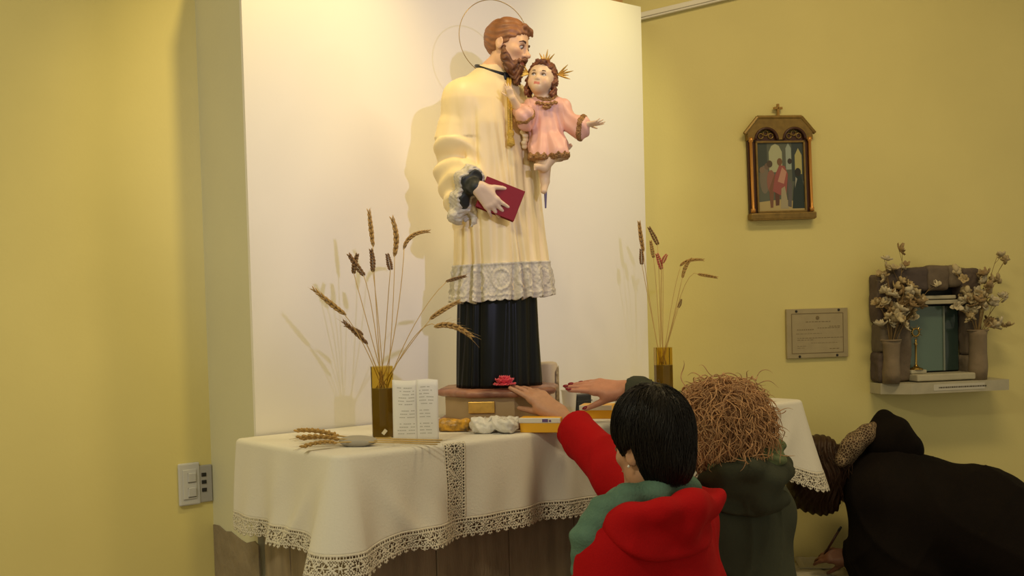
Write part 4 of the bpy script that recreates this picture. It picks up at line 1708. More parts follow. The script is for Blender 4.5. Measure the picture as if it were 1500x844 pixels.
# tinsel ornament on the altar's far end
a = at_z(1098, 588, ZT)
t = thing('wire_ornament', 'small tangled silver wire ornament on the far end of the altar', 'ornament', (a[0], a[1] + .03, ZT), 0)
M_SIL = mat('silver_wire', (0.5, 0.45, 0.42), 0.3, metal=.8)
MB().lathe([(.022, 0), (.020, .006), (.006, .012), (.005, .03)], n=16).build('foot', M_SIL, t, sm=True)
for i in range(5):
    an = i * 1.26
    pts = [(.004 * math.cos(an), .004 * math.sin(an), .028)] + [(.030 * math.cos(an + k * .5) * math.sin(k * .7 + .3), .030 * math.sin(an + k * .5) * math.sin(k * .7 + .3), .03 + .010 * k) for k in range(1, 5)]
    MB().tube(bez(pts, 14), .0015, 5).build('wire_loop', M_SIL, t, sm=True)
# ================================================================== things on the right wall
def on_wall(px, py, off=0.0):
    return at_plane(px, py, WR + NR * off, NR)


PXM = 338.0
# ---- station picture
c = on_wall(1143, 322)
PF = thing('framed_station_picture', 'framed religious print with gabled gilt top and small cross on the yellow wall', 'picture', c, TW)
PF.rotation_euler = (0, -0.020, TW)
M_FRD = mat('dark_frame_wood', (0.055, 0.018, 0.010), 0.35)
M_FRG = mat('old_gilt', (0.27, 0.17, 0.045), 0.4, metal=.35, var=.3, vscale=40)
M_FRC = mat('column_gilt', (0.55, 0.26, 0.06), 0.3, metal=.5)
MB().box((0, -.010, .195), (.290, .020, .345), bev=.003).build('back_board', M_FRD, PF)
MB().box((0, -.020, .014), (.300, .040, .028), bev=.005).box((0, -.024, .002), (.285, .03, .010), bev=.002).build('sill', M_FRG, PF)
for s in (-1, 1):
    cx = s * .134
    MB().lathe([(.010, .030), (.010, .045), (.0065, .05), (.0065, .325), (.010, .33), (.010, .345)], (cx, -.027, 0), 14).build('column', M_FRC, PF, sm=True)
# cornice: gabled board with two arch openings
co = MB()
outer = [(-.148, .355), (-.148, .372), (-.098, .424), (.098, .424), (.148, .372), (.148, .355)]


def arch(cx, r, n=10):
    return [(cx + r * math.cos(a), .336 + r * math.sin(a) * .95) for a in np.linspace(0, PI, n)]


poly = outer + [(.148, .335)] + arch(.064, .050) + arch(-.064, .050) + [(-.148, .335)]
co.prism([(x, z) for x, z in poly], -.030, -.002)
co.build('cornice', M_FRG, PF)
cm = MB()
for (x0, z0), (x1, z1) in (((-.160, .362), (-.100, .430)), ((-.100, .430), (.100, .430)), ((.100, .430), (.160, .362))):
    cm.tube([(x0, -.026, z0), (x1, -.026, z1)], .0085, 8)
cm.build('cornice_moulding', M_FRG, PF)
for s in (-1, 1):
    ar = MB()
    ar.tube([(x, -.030, z) for x, z in arch(s * .064, .050, 16)], .006, 6)
    ar.build('arch_rim', M_FRD, PF, sm=True)
    tr_ = MB()
    for k in range(3):
        a = PI * (k + .5) / 3
        q = np.array([s * .064 + .026 * math.cos(a), -.022, .340 + .024 * math.sin(a)])
        tr_.tube([q + .011 * np.array([math.cos(b), 0, math.sin(b)]) for b in np.linspace(0, 2 * PI, 13)], .0030, 5)
    tr_.build('tracery', M_FRG, PF, sm=True)
MB().box((0, -.015, .460), (.010, .010, .056), bev=.0015).box((0, -.015, .470), (.040, .010, .010), bev=.0015).box((0, -.015, .436), (.016, .012, .010), bev=.001).build(
    'cross', mat('cross_wood', (0.34, 0.19, 0.04), 0.45), PF)
fr = MB()
for x, z, w_, h_ in ((-.109, .180, .008, .302), (.109, .180, .008, .302), (0, .033, .226, .008), (0, .327, .226, .008)):
    fr.box((x, -.024, z), (w_, .008, h_), bev=.001)
fr.build('inner_slip', M_FRG, PF)
# the print: a plain generic crowd scene in flat colour shapes
pm = MB()
lay = [0]


def blob(pts, col):
    lay[0] += 1
    y = -.0205 - lay[0] * .00006
    n = len(pts)
    pm.add([(x, y, z) for x, z in pts], [tuple(range(n))], srgb(*col))


def oval(cx, cz, rx, rz, col, n=14, rotv=0.0):
    blob([(cx + rx * math.cos(a) * math.cos(rotv) - rz * math.sin(a) * math.sin(rotv), cz + rx * math.cos(a) * math.sin(rotv) + rz * math.sin(a) * math.cos(rotv))
          for a in np.linspace(0, 2 * PI, n, endpoint=False)], col)


blob([(-.105, .035), (.105, .035), (.105, .325), (-.105, .325)], (92, 96, 84))
blob([(-.105, .20), (-.06, .20), (-.06, .325), (-.105, .325)], (66, 72, 66))
blob([(-.052, .20), (.008, .20), (.008, .285), (-.005, .31), (-.022, .32), (-.040, .31), (-.052, .285)], (170, 172, 140))
blob([(.025, .21), (.05, .21), (.05, .30), (.037, .322), (.025, .30)], (150, 160, 150))
blob([(.052, .16), (.105, .16), (.105, .325), (.052, .325)], (58, 66, 66))
blob([(.066, .19), (.098, .19), (.098, .27), (.082, .30), (.066, .27)], (172, 165, 110))
blob([(-.105, .035), (.105, .035), (.105, .07), (.0, .085), (-.105, .075)], (176, 158, 110))
oval(-.075, .17, .022, .06, (120, 110, 96))
oval(-.085, .21, .012, .014, (128, 108, 92))
oval(-.062, .225, .012, .014, (110, 92, 80))
oval(-.045, .16, .020, .05, (140, 96, 84))
blob([(-.052, .05), (-.040, .05), (-.034, .13), (-.012, .16), (-.03, .19), (-.056, .13)], (120, 84, 64))
blob([(-.028, .058), (-.012, .06), (-.006, .13), (-.03, .13)], (96, 64, 52))
blob([(-.04, .12), (.020, .09), (.032, .19), (.018, .225), (-.006, .23), (-.026, .19)], (150, 84, 80))
blob([(-.016, .16), (.012, .15), (.026, .20), (.006, .22)], (186, 140, 122))
oval(-.004, .243, .012, .016, (118, 86, 62))
oval(-.05, .235, .013, .015, (84, 70, 56))
blob([(-.006, .045), (.032, .045), (.016, .14), (.0, .13)], (160, 150, 124))
blob([(.028, .055), (.044, .05), (.05, .15), (.03, .18)], (96, 92, 92))
oval(.042, .245, .010, .012, (62, 54, 48))
blob([(.048, .045), (.104, .045), (.104, .14), (.088, .19), (.068, .185), (.055, .12)], (40, 52, 50))
oval(.078, .198, .014, .018, (46, 44, 40))
blob([(.062, .13), (.074, .17), (.066, .178)], (150, 150, 140))
pm.build('print', mat('print_ink', (1, 1, 1), 0.35, attr=True), PF, cols=True)

# ---- plaque
c = on_wall(1196, 524)
PQ = thing('memorial_plaque', 'beige engraved memorial plaque with four dark screws on the yellow wall', 'plaque', c, TW)
M_PLQ = mat('plaque_stone', (0.40, 0.33, 0.19), 0.45, var=.10, vscale=25)
M_GRV = mat('engraving', (0.20, 0.15, 0.075), 0.7)
PW, PH = .286, .212
MB().box((0, -.007, PH / 2), (PW, .014, PH), bev=.002).build('slab', M_PLQ, PQ)
bd_ = MB()
for x, z, w_, h_ in ((-.120, PH / 2, .003, .170), (.120, PH / 2, .003, .170), (0, PH / 2 + .085, .240, .003), (0, PH / 2 - .085, .240, .003)):
    bd_.box((x, -.0143, z), (w_, .0012, h_))
bd_.build('border_line', M_GRV, PQ)
for x, z in ((-.098, PH - .010), (.100, PH - .008), (-.085, .008), (.090, .009)):
    o = MB().lathe([(.0055, 0), (.0050, .003), (.002, .0045)], n=12).build('screw', M_DRK, PQ, sm=True)
    o.location = (x, -.014, z)
    o.rotation_euler = (PI / 2, 0, 0)
o = MB().lathe([(.0085, 0), (.0085, .0015), (.003, .002)], n=10).build('emblem', M_GRV, PQ)
o.location = (.0, -.0140, .172)
o.rotation_euler = (PI / 2, 0, 0)
tx = MB()
for r, (z, x0, x1, h_) in enumerate(((.155, -.055, .060, .004), (.134, .055, .105, .004), (.122, -.095, -.02, .005), (.128, .0, .105, .0035), (.105, -.10, .02, .002),
                                     (.086, -.095, .105, .003), (.078, -.095, -.03, .003), (.064, -.03, .09, .002), (.052, -.095, -.065, .002), (.044, -.095, -.06, .002), (.038, .055, .095, .004))):
    x = x0
    while x < x1:
        wl = .006 + .010 * ((int(x * 997) * 31 + r * 7) % 10) / 10
        tx.box((x + wl / 2, -.0142, z), (wl, .0010, h_ * .7))
        x += wl + .004
tx.build('engraved_text', M_GRV, PQ)['kind'] = 'stuff'

# ---- stone tabernacle niche
c = on_wall(1352, 556)
NI = thing('stone_niche', 'rough stone niche with greenish glass doors set on the yellow wall', 'niche', c, TW)
stone_m = [mat('stone_%d' % i, col, .85, bump=.7, bscale=22, var=.35, vscale=9) for i, col in
           enumerate(((.125, .092, .078), (.165, .125, .090), (.10, .075, .068), (.19, .150, .105)))]


def stone(x0, x1, z0, z1, dep, mi, seed, y1=-.001):
    S = Sdf()
    S.box(((x0 + x1) / 2, -dep / 2, (z0 + z1) / 2), ((x1 - x0) / 2, dep / 2, (z1 - z0) / 2), .016)
    S.fun(lambda p, d: (d + .006 * wav(p, seed, 38, 6) + .002 * wav(p, seed + 9, 130, 6)).astype(np.float32), mode='mod')
    S.fun(lambda p: (p[:, 1] - y1).astype(np.float32), .002, 'and')
    sdf_obj('stone', S, (x0 - .012, -dep - .012, z0 - .012), (x1 + .012, .004, z1 + .012), .0055, stone_m[mi], NI)


X = lambda px: (px - 1352) / PXM / .978
Z = lambda py: (556 - py) / PXM
stone(X(1266), X(1297), 0, Z(512), .085, 0, 1)
stone(X(1268), X(1300), Z(513), Z(470), .095, 3, 2)
stone(X(1265), X(1298), Z(471), Z(398), .085, 0, 3)
stone(X(1296), X(1320), 0, Z(440), .075, 1, 4)
stone(X(1290), X(1345), Z(424), Z(390), .090, 2, 5)
stone(X(1343), X(1380), Z(424), Z(388), .085, 1, 6)
stone(X(1378), X(1400), Z(420), Z(388), .090, 3, 7)
stone(X(1398), X(1430), Z(440), Z(392), .085, 0, 8)
stone(X(1407), X(1432), Z(521), Z(440), .080, 1, 9)
stone(X(1405), X(1436), 0, Z(521), .088, 3, 10)
stone(X(1318), X(1346), Z(424), Z(418), .070, 2, 12)
M_DARKN = mat('niche_inside', (0.018, 0.022, 0.022), .6)
M_GLG = mat('green_glass_door', (0.10, 0.16, 0.13), .12, spec=.6)
MB().box(((X(1319) + X(1408)) / 2, -.006, Z(484)), (X(1408) - X(1319), .010, Z(420) - Z(548))).build('back_panel', M_DARKN, NI)
MB().box(((X(1318) + X(1378)) / 2, -.030, Z(495)), (X(1378) - X(1318), .006, Z(447) - Z(543)), bev=.001).build('glass_door', M_GLG, NI)
MB().box(((X(1381) + X(1404)) / 2, -.026, Z(495)), (X(1404) - X(1381), .006, Z(447) - Z(543)), bev=.001).build(
    'glass_door', mat('dark_glass_door', (0.03, 0.05, 0.045), .12), NI)
MB().box((X(1379), -.034, Z(495)), (.007, .012, Z(447) - Z(543)), bev=.001).build('door_edge', mat('edge_strip', (.22, .25, .21), .3), NI)
M_MRB = mat('pale_marble', (.48, .44, .32), .5, var=.15, vscale=20)
MB().box(((X(1318) + X(1408)) / 2, -.040, Z(441)), (X(1408) - X(1318), .075, .018), bev=.003).build('inner_shelf', M_MRB, NI)
MB().box(((X(1320) + X(1392)) / 2, -.042, Z(434)), (X(1392) - X(1320), .06, .016), bev=.004).build('shelf_slab', M_MRB, NI)
MB().box(((X(1316) + X(1420)) / 2, -.075, .017), (X(1420) - X(1316), .11, .030), bev=.006).build('step_slab', M_MRB, NI)
# ---- sill shelf below, with its label strip
c2 = on_wall(1352, 556)
SL = thing('marble_sill', 'pale marble sill under the stone niche with a paper label strip', 'shelf', c2, TW)
zl = -.048
poly = [(X(1267), 0), (X(1460), 0), (X(1455), -.16), (X(1300), -.16), (X(1267), -.085)]
vv = [(x, y, z) for z in (zl, -.002) for x, y in poly]
n_ = len(poly)
ff = [tuple(range(n_)), tuple(range(2 * n_ - 1, n_ - 1, -1))] + [(i, i + n_, (i + 1) % n_ + n_, (i + 1) % n_) for i in range(n_)]
mesh_obj('slab', vv, ff, M_MRB, SL, sm=False)
ls = MB().box(((X(1338) + X(1412)) / 2, -.1608, -.024), (.245, .0016, .026))
ls.build('label_strip', mat('label_paper', (.56, .53, .45), .6), SL)
tx = MB()
x = -.028
k = 0
while x < .20:
    wl = .004 + .006 * ((k * 37) % 10) / 10
    tx.box((x + wl / 2, -.1618, -.0245 + .0), (wl, .0006, .0065))
    x += wl + .0022
    k += 1
tx.build('label_text', mat('label_ink', (.10, .085, .06), .7), SL)

# ---- gilt monstrance
c3 = on_wall(1342, 540, .060)
MO = thing('gilt_monstrance', 'small gilt monstrance standing inside the stone niche', 'monstrance', (c3[0], c3[1], float(c[2]) + .033), TW)
M_BRS = mat('brass', (.40, .26, .07), .25, metal=.9)
MB().box((0, 0, .008), (.075, .045, .016), bev=.003).build('plinth', M_MRB, MO)
MB().lathe([(.030, .016), (.028, .022), (.012, .028), (.005, .040), (.0045, .12), (.008, .128), (.004, .135), (.004, .15)], n=20).build('stem', M_BRS, MO, sm=True)
rm = MB()
for i in range(14):
    a = 2 * PI * i / 14
    d_ = np.array([math.cos(a), 0, math.sin(a)])
    rm.tube([np.array([0, 0, .178]) + d_ * .014, np.array([0, 0, .178]) + d_ * (.034 if i % 2 else .026)], [.0026, .0006], 5)
rm.build('rays', M_BRS, MO)
MB().tube([(.017 * math.cos(a), 0, .178 + .017 * math.sin(a)) for a in np.linspace(0, 2 * PI, 25)], .004, 6).build('ring', M_BRS, MO, sm=True)

# ---- two vases of dried honesty flowers
M_VAS = mat('driftwood_vase', (.24, .18, .115), .7, bump=.4, bscale=25, var=.25, vscale=14)
M_DST = mat('dry_stem', (.23, .15, .06), .8)
M_PETL = [mat('dried_petal_%d' % i, col, .7, var=.2, vscale=40) for i, col in enumerate(((.56, .46, .27), (.46, .35, .18), (.62, .54, .37), (.34, .23, .11)))]


def dried_vase(px, label, r, ht, wob):
    c = on_wall(px, 556, .105)
    t = thing('dried_flower_vase', label, 'vase', (c[0], c[1], float(c2[2]) - .002), TW)
    MB().lathe([(r, 0), (r * 1.05, ht * .25), (r * .92, ht * .55), (r * 1.0, ht * .9), (r * 1.15, ht), (r * .95, ht), (r * .8, ht * .9), (.002, ht * .85)], n=24,
               wob=wob).build('pot', M_VAS, t, sm=True)
    MB().tube([(r * 1.12 * math.cos(a), r * 1.12 * math.sin(a), ht) for a in np.linspace(0, 2 * PI, 25)], .004, 6).build('rim', M_VAS, t, sm=True)
    return np.array([c[0], c[1], float(c2[2]) - .002 + ht * .86])


tL = dried_vase(1306, 'grey-brown vase of dried flowers on the left of the sill, left of the monstrance', .036, .185, lambda a, z: 1 + .05 * math.sin(a * 3 + z * 20))
tR = dried_vase(1433, 'grey-brown vase of dried flowers on the sill, right of the dark glass door', .038, .215, lambda a, z: 1 + .07 * math.sin(a * 2 + z * 25))


def petal_mesh(name, L, W):
    v, f = [], []
    for i in range(5):
        for j in range(4):
            a, b = i / 4, j / 3 - .5
            v.append((a * L, b * W * math.sin(PI * (.12 + .78 * a)), .25 * L * a * a + .3 * W * b * b))
    for i in range(4):
        for j in range(3):
            k = i * 4 + j
            f.append((k, k + 4, k + 5, k + 1))
    me = bpy.data.meshes.new(name)
    me.from_pydata(v, [], f)
    smooth(me)
    return me


def spray(root, pts, label, group, heads):
    t = thing('dried_flower_spray', label, 'dried flowers', root, 0, group)
    path = bez([p - root for p in pts], 10)
    MB().tube(path, np.linspace(.0022, .001, 10), 5).build('stem', M_DST, t, sm=True)
    for (q, s) in heads:
        q = q - root
        bl = MB()
        j = np.argmin(np.linalg.norm(path - q, axis=1))
        bl.tube([path[max(j - 1, 0)], q], [.001, .0008], 4)
        mi = random.randrange(4)
        b = MB()
        a0 = random.random() * 6
        ti = rot(random.uniform(-1.2, 1.2), random.uniform(-1.2, 1.2), a0)
        for k in range(5):
            a = 2 * PI * k / 5
            R = ti @ rot(0, 0, a) @ rot(0, random.uniform(-.7, .1), 0)
            v, f = [], []
            L, W = s * random.uniform(.8, 1.15), s * random.uniform(.65, .95)
            for i_ in range(4):
                for j_ in range(3):
                    al_, be_ = i_ / 3, j_ / 2 - .5
                    v.append(q + R @ np.array([al_ * L, be_ * W * math.sin(PI * (.15 + .72 * al_)), .25 * L * al_ ** 2 + W * be_ * be_]))
            for i_ in range(3):
                for j_ in range(2):
                    k_ = i_ * 3 + j_
                    f.append((k_, k_ + 3, k_ + 4, k_ + 1))
            b.add(v, f)
        o = b.build('blossom', M_PETL[mi], t, sm=True)
        solid(o, .0008, 0)
        bl.build('pedicel', M_DST, t)


def bouquet(root, boxes, label, group):
    for (tx_, ty_, nh, spread) in boxes:
        tip = on_wall(tx_, ty_, .10 + random.uniform(-.03, .05))
        mid = root * .5 + tip * .5 + np.array([random.uniform(-.02, .02), -.02, .05])
        pts = [root + np.array([random.uniform(-.01, .01), random.uniform(-.01, .01), -.03]), root * .6 + mid * .4 + [0, 0, .03], mid, tip]
        pa = bez(pts, 20)
        hd = []
        for k in range(nh):
            p = pa[int(19 * (1 - .55 * k / max(nh, 1)))]
            hd.append((p + RNG.uniform(-1, 1, 3) * np.array([spread, spread * .6, spread]), random.uniform(.023, .037)))
        spray(pts[0], pts, label, group, hd)


bouquet(tL, [(1322, 366, 5, .035), (1294, 374, 4, .03), (1284, 445, 6, .028), (1300, 430, 6, .03), (1325, 420, 7, .035), (1350, 452, 6, .03),
             (1366, 418, 5, .025), (1338, 446, 6, .03), (1298, 400, 6, .03), (1330, 398, 5, .03), (1318, 462, 5, .03)],
        'dried cream flower spray in the vase beside the monstrance', 'flower sprays left of the monstrance')
bouquet(tR, [(1462, 372, 3, .02), (1470, 384, 3, .02), (1400, 400, 5, .02), (1410, 428, 6, .025), (1405, 455, 6, .022), (1430, 400, 6, .03), (1452, 410, 4, .03),
             (1478, 430, 3, .02), (1462, 470, 5, .028), (1440, 440, 6, .03), (1475, 480, 2, .02)],
        'dried cream flower spray in the vase beside the dark glass door', 'flower sprays right of the glass doors')
# ================================================================== people
def strands_obj(name, P, rad, m, parent, sides=3):
    """P: (n, k, 3) polylines -> one mesh of thin tubes"""
    n, k, _ = P.shape
    T = np.gradient(P, axis=1)
    T /= np.linalg.norm(T, axis=2, keepdims=True) + 1e-9
    ref = np.array([0.37, 0.61, 0.70])
    N1 = np.cross(T, ref)
    N1 /= np.linalg.norm(N1, axis=2, keepdims=True) + 1e-9
    N2 = np.cross(T, N1)
    tap = np.interp(np.arange(k) / (k - 1), [0, .75, 1], [1, .8, .15])
    ang = np.arange(sides) * 2 * PI / sides
    ring = P[:, :, None, :] + (rad * tap)[None, :, None, None] * (np.cos(ang)[None, None, :, None] * N1[:, :, None, :] + np.sin(ang)[None, None, :, None] * N2[:, :, None, :])
    v = ring.reshape(-1, 3)
    i, j, s = np.meshgrid(np.arange(n), np.arange(k - 1), np.arange(sides), indexing='ij')
    a = (i * k + j) * sides + s
    b = (i * k + j) * sides + (s + 1) % sides
    f = np.stack([a, b, b + sides, a + sides], -1).reshape(-1, 4)
    me = bpy.data.meshes.new(name)
    me.vertices.add(len(v))
    me.vertices.foreach_set('co', v.astype(np.float32).ravel())
    me.loops.add(len(f) * 4)
    me.loops.foreach_set('vertex_index', f.astype(np.int32).ravel())
    me.polygons.add(len(f))
    me.polygons.foreach_set('loop_start', np.arange(len(f), dtype=np.int32) * 4)
    me.polygons.foreach_set('loop_total', np.full(len(f), 4, np.int32))
    me.update(calc_edges=True)
    smooth(me)
    me.materials.append(m)
    return link(bpy.data.objects.new(name, me), parent)


def skin_mat(name, c):
    return mat(name, c, 0.5, var=.12, vscale=60, bump=.08, bscale=250, sss=.12)


def rel(o):
    return lambda px, py, Y: at_y(px, py, Y) - o


def legs(S, hipL, hipR, kneeL, kneeR, footL, footR, r=.085):
    for h, kn, ft in ((hipL, kneeL, footL), (hipR, kneeR, footR)):
        S.cone(h, kn, r * 1.12, r * .75, .06)
        S.cone(kn, np.array(ft) + [0, 0, .08], r * .75, r * .62, .03)


def shoes(parent, feet, d, m):
    for ft in feet:
        S = Sdf()
        ft = np.array(ft, float)
        d3 = nrm([d[0], d[1], 0])
        S.cone(ft + [0, 0, .045], ft + d3 * .14 + [0, 0, .032], .045, .034, 0)
        S.cone(ft + [0, 0, .06], ft + [0, 0, .09], .044, .044, .03)
        S.fun(lambda p: (.002 - p[:, 2]).astype(np.float32), .004, 'and')
        sdf_obj('shoe', S, ft - [.22, .22, .01], ft + [.22, .22, .16], .007, m, parent)


def cap_strands(c, R, H, n, k, step, seed, crown=(0, .22, .48), keep=None, rad=(.345, .435, .395), lift=1.03, wave=.004, down=(0, .05, -1), hl=None):
    """hair strands that hug the skull, flowing away from the crown and down"""
    r = np.random.RandomState(seed)
    d = r.randn(n * 3, 3)
    d /= np.linalg.norm(d, axis=1)[:, None]
    q = d * np.array(rad) + np.array([0, .06, .13])
    if keep is not None:
        q = q[keep(q)]
    q = q[:n]
    C = np.array([0, .06, .13])
    A = np.array(rad)
    out = [q]
    cr = np.array(crown)
    ph = r.rand(len(q)) * 6.28
    jit = r.randn(len(q), 3) * .22
    for i in range(k - 1):
        p = out[-1]
        nn = (p - C) / A ** 2
        nn /= np.linalg.norm(nn, axis=1)[:, None]
        g = np.array(down) + .9 * (p - cr) / (np.linalg.norm(p - cr, axis=1)[:, None] + .1) + jit
        g = g - nn * (g * nn).sum(1)[:, None]
        g /= np.linalg.norm(g, axis=1)[:, None] + 1e-9
        p2 = p + g * step / H
        w_ = (p2 - C) / A
        L = np.linalg.norm(w_, axis=1)[:, None]
        tgt = lift + .035 * np.sin(ph + i)[:, None] * wave / .004
        p2 = np.where(L < tgt, C + w_ / L * A * tgt, p2)
        if hl is not None:
            low = p2[:, 2] < np.interp(p2[:, 1], hl[0], hl[1]) - .04
            p2 = np.where(low[:, None], p + (p2 - p) * .05, p2)
        out.append(p2)
    Q = np.stack(out, 1)
    return np.asarray(c) + (Q * H) @ np.asarray(R).T


def sdf_strands(name, S, seeds, crown, n, k, step, off, rad, m, parent, seed, spread=.25, down=.8):
    """short hairs combed over an SDF surface, away from the crown and down"""
    r = np.random.RandomState(seed)
    p = seeds[r.choice(len(seeds), n, replace=len(seeds) < n)].astype(np.float32)
    jit = r.randn(n, 3) * spread
    offs = off * r.uniform(.2, 1.6, n)
    out = []

    def grad(q):
        e = .003
        g = np.stack([S(q + np.array([e if i == j else 0 for j in range(3)], np.float32)) - S(q - np.array([e if i == j else 0 for j in range(3)], np.float32)) for i in range(3)], 1)
        return g / (np.linalg.norm(g, axis=1)[:, None] + 1e-9)
    for i in range(k):
        nn = grad(p)
        d = S(p)
        p = (p - nn * (d - offs * (1 if i else .3))[:, None]).astype(np.float32)
        out.append(p)
        g = np.array([0, 0, -down]) + (p - crown) / (np.linalg.norm(p - crown, axis=1)[:, None] + .03) + jit
        g = g - nn * (g * nn).sum(1)[:, None]
        g /= np.linalg.norm(g, axis=1)[:, None] + 1e-9
        stop = nn[:, 2] < -.55
        p = (p + g * np.where(stop, step * .04, step)[:, None]).astype(np.float32)
    o = strands_obj(name, np.stack(out, 1), rad, m, parent)
    o['kind'] = 'stuff'
    return o


# ------------------------------------------------------------------ woman in the red coat
O1 = np.array([.36, 2.76, 0.0])
W1 = thing('person', 'person with short dark hair in a red hooded coat reaching toward the pink flower', 'person', O1, 0)
p1 = rel(O1)
M_SK1 = skin_mat('skin_tan', (.50, .27, .165))
M_RED1 = mat('red_wool', (.42, .003, .006), .85, bump=.12, bscale=220, var=.12, vscale=9, spec=.2)
M_BLKH = mat('black_hair', (.008, .006, .005), .42, spec=.4)
M_TEAL = mat('teal_scarf', (.115, .215, .165), .9, bump=.3, bscale=160, var=.2, vscale=25, spec=.2)
M_TRO = mat('dark_trousers', (.02, .022, .03), .8)
M_SHOE = mat('black_shoe', (.015, .013, .012), .4)

HH1 = .232
hc1 = p1(952, 656, 2.72)
HR1 = rot(0, 0, math.radians(-139)) @ rot(.04, .05, 0)
neck1 = p1(957, 748, 2.745)
shL, shR = p1(898, 806, 2.63), p1(998, 765, 2.865)
elR, wrR = p1(908, 700, 3.07), p1(820, 607, 3.265)
fgR = p1(757, 557, 3.335)
b1 = Sdf()
PH1 = head_sdf(b1, hc1, HR1, HH1, neck_to=neck1, neck_r=.235)
b1.cone(neck1, neck1 + [0, .01, -.12], .055, .11, .05)
b1.cone(shL, shR, .055, .055, .06)
b1.cone((shL + shR) / 2 + [0, 0, -.02], (0, 0, .78), .11, .12, .08)
b1.chain([shR, elR, wrR], [.05, .042, .027], .04, .02)
hf = nrm(fgR - wrR)
tips1, _ = hand_sdf(b1, wrR + hf * .005, hf, (.35, -.62, .70), -1, .175, [.05, .16, .26, .36], .12, .007, thumb=(.88, .16, .45), tcurl=.15)
elL, wrL = shL + np.array([-.06, -.01, -.26]), shL + np.array([-.20, .12, -.40])
b1.chain([shL, elL, wrL], [.05, .042, .027], .04, .02)
hand_sdf(b1, wrL, (-.5, .5, -.3), (-.5, -.4, .6), 1, .16, [.3, .35, .4, .4], .04, .007)
sdf_obj('body', b1, (-.55, -.35, .70), (.30, .68, 1.60), .0042, M_SK1, W1)
eyes(W1, PH1, HR1, HH1, (.03, .02, .015))
# coat
k1 = Sdf()
nb1 = neck1 + np.array([0, 0, -.05])
hip1 = np.array([0, .0, .80])
ax1 = nrm((shR - shL) * [1, 1, 0])
for s, sh in ((-1, shL), (1, shR)):
    k1.cone(sh, hip1 + ax1 * s * .11, .085, .125, .07)
k1.cone(nb1 + [.02, -.02, -.06], hip1, .12, .15, .09)
k1.cone(shL + [0, 0, .005], nb1 + [0, 0, .0], .070, .060, .05)
k1.cone(shR + [0, 0, .005], nb1 + [0, 0, .0], .070, .060, .05)
k1.cone(hip1, (0, 0, .60), .17, .19, .1)
cfR = p1(840, 628, 3.235)
k1.chain([shR, elR, cfR], [.080, .070, .060], .05, .03)
k1.chain([shL, elL, wrL], [.082, .070, .055], .05, .03)


def coat_folds(seed, amp=.006, fr=9):
    def g(p, d):
        wq = wav(p, seed + 7, fr * .5, 5)
        rd = np.abs(np.sin(p @ np.array([fr * .9, -fr * .6, fr * .8], np.float32) + 4.5 * wq))
        rd2 = np.abs(np.sin(p @ np.array([-fr * 1.1, fr * .7, fr * .35], np.float32) + 5 * wq + 1))
        d = d - amp * .9 * (1 - rd) ** 3 - amp * .7 * (1 - rd2) ** 3
        return (d + amp * .45 * wav(p, seed, fr, 6) + amp * .2 * wav(p, seed + 3, fr * 3, 6)).astype(np.float32)
    return g


k1.fun(coat_folds(51, .008, 10), mode='mod')
cd1 = nrm(cfR - elR)
k1.fun(lambda p: smax(((p - cfR.astype(np.float32)) @ cd1.astype(np.float32) - .012).astype(np.float32) * -1, (np.linalg.norm(p - (cfR + cd1 * .06).astype(np.float32), axis=1) - .14).astype(np.float32), 0), .012, 'sub')
k1.cone(cfR - cd1 * .02, cfR + cd1 * .0, .030, .030, 0)
k1.fun(lambda p: (.56 - p[:, 2]).astype(np.float32), .01, 'and')
# hollow out the neck
k1.ell(neck1 + [0, 0, .045], (.085, .085, .06), .02, None, True)
sdf_obj('coat', k1, (-.56, -.38, .50), (.36, .62, 1.42), .0062, M_RED1, W1)
# hood lying flat over the shoulders: a thick layer on the back with a rolled rim
def hood_layer(coat, regions, th, roll, tip, hollow, seed, kk=.02):
    S = Sdf()

    def lay(p):
        d = coat(p) - th
        e = None
        for c, r, R in regions:
            x = Sdf().ell(c, r, 0, R)(p)
            e = x if e is None else smin(e, x, .05)
        return smax(d, e, .018)
    S.fun(lay)
    S.chain(roll[0], roll[1], kk, .03)
    for a, b, ra, rb in tip:
        S.cone(a, b, ra, rb, .035)
    for c, r, R in hollow:
        S.ell(c, r, .02, R, True)
    S.fun(lambda p, d: (d + .0022 * np.sin((p @ np.array([14, -8, 60], np.float32)) + 1.5 * np.sin(p[:, 0] * 16 + p[:, 2] * 9)) + .002 * wav(p, seed, 26)).astype(np.float32), mode='mod')
    return S


h1 = hood_layer(k1, [(p1(968, 778, 2.58), (.135, .16, .070), rot(0, .12, .3)), (p1(1012, 752, 2.66), (.090, .14, .080), None)], .017,
                ([p1(896, 770, 2.585), p1(925, 757, 2.560), p1(970, 750, 2.560), p1(1015, 738, 2.60), p1(1040, 727, 2.70), p1(1010, 722, 2.86)],
                 [.014, .022, .026, .030, .026, .02]),
                [(p1(1005, 742, 2.62), p1(1054, 727, 2.71), .032, .014), (p1(925, 774, 2.580), p1(1005, 768, 2.60), .030, .034), (p1(1000, 765, 2.62), p1(1030, 745, 2.68), .036, .03)],
                [(p1(1018, 704, 2.72), (.050, .085, .020), rot(.25, -.15, .6))], 77, .05)
sdf_obj('hood', h1, p1(975, 760, 2.68) - [.27, .26, .17], p1(975, 760, 2.68) + [.27, .30, .15], .0048, M_RED1, W1)
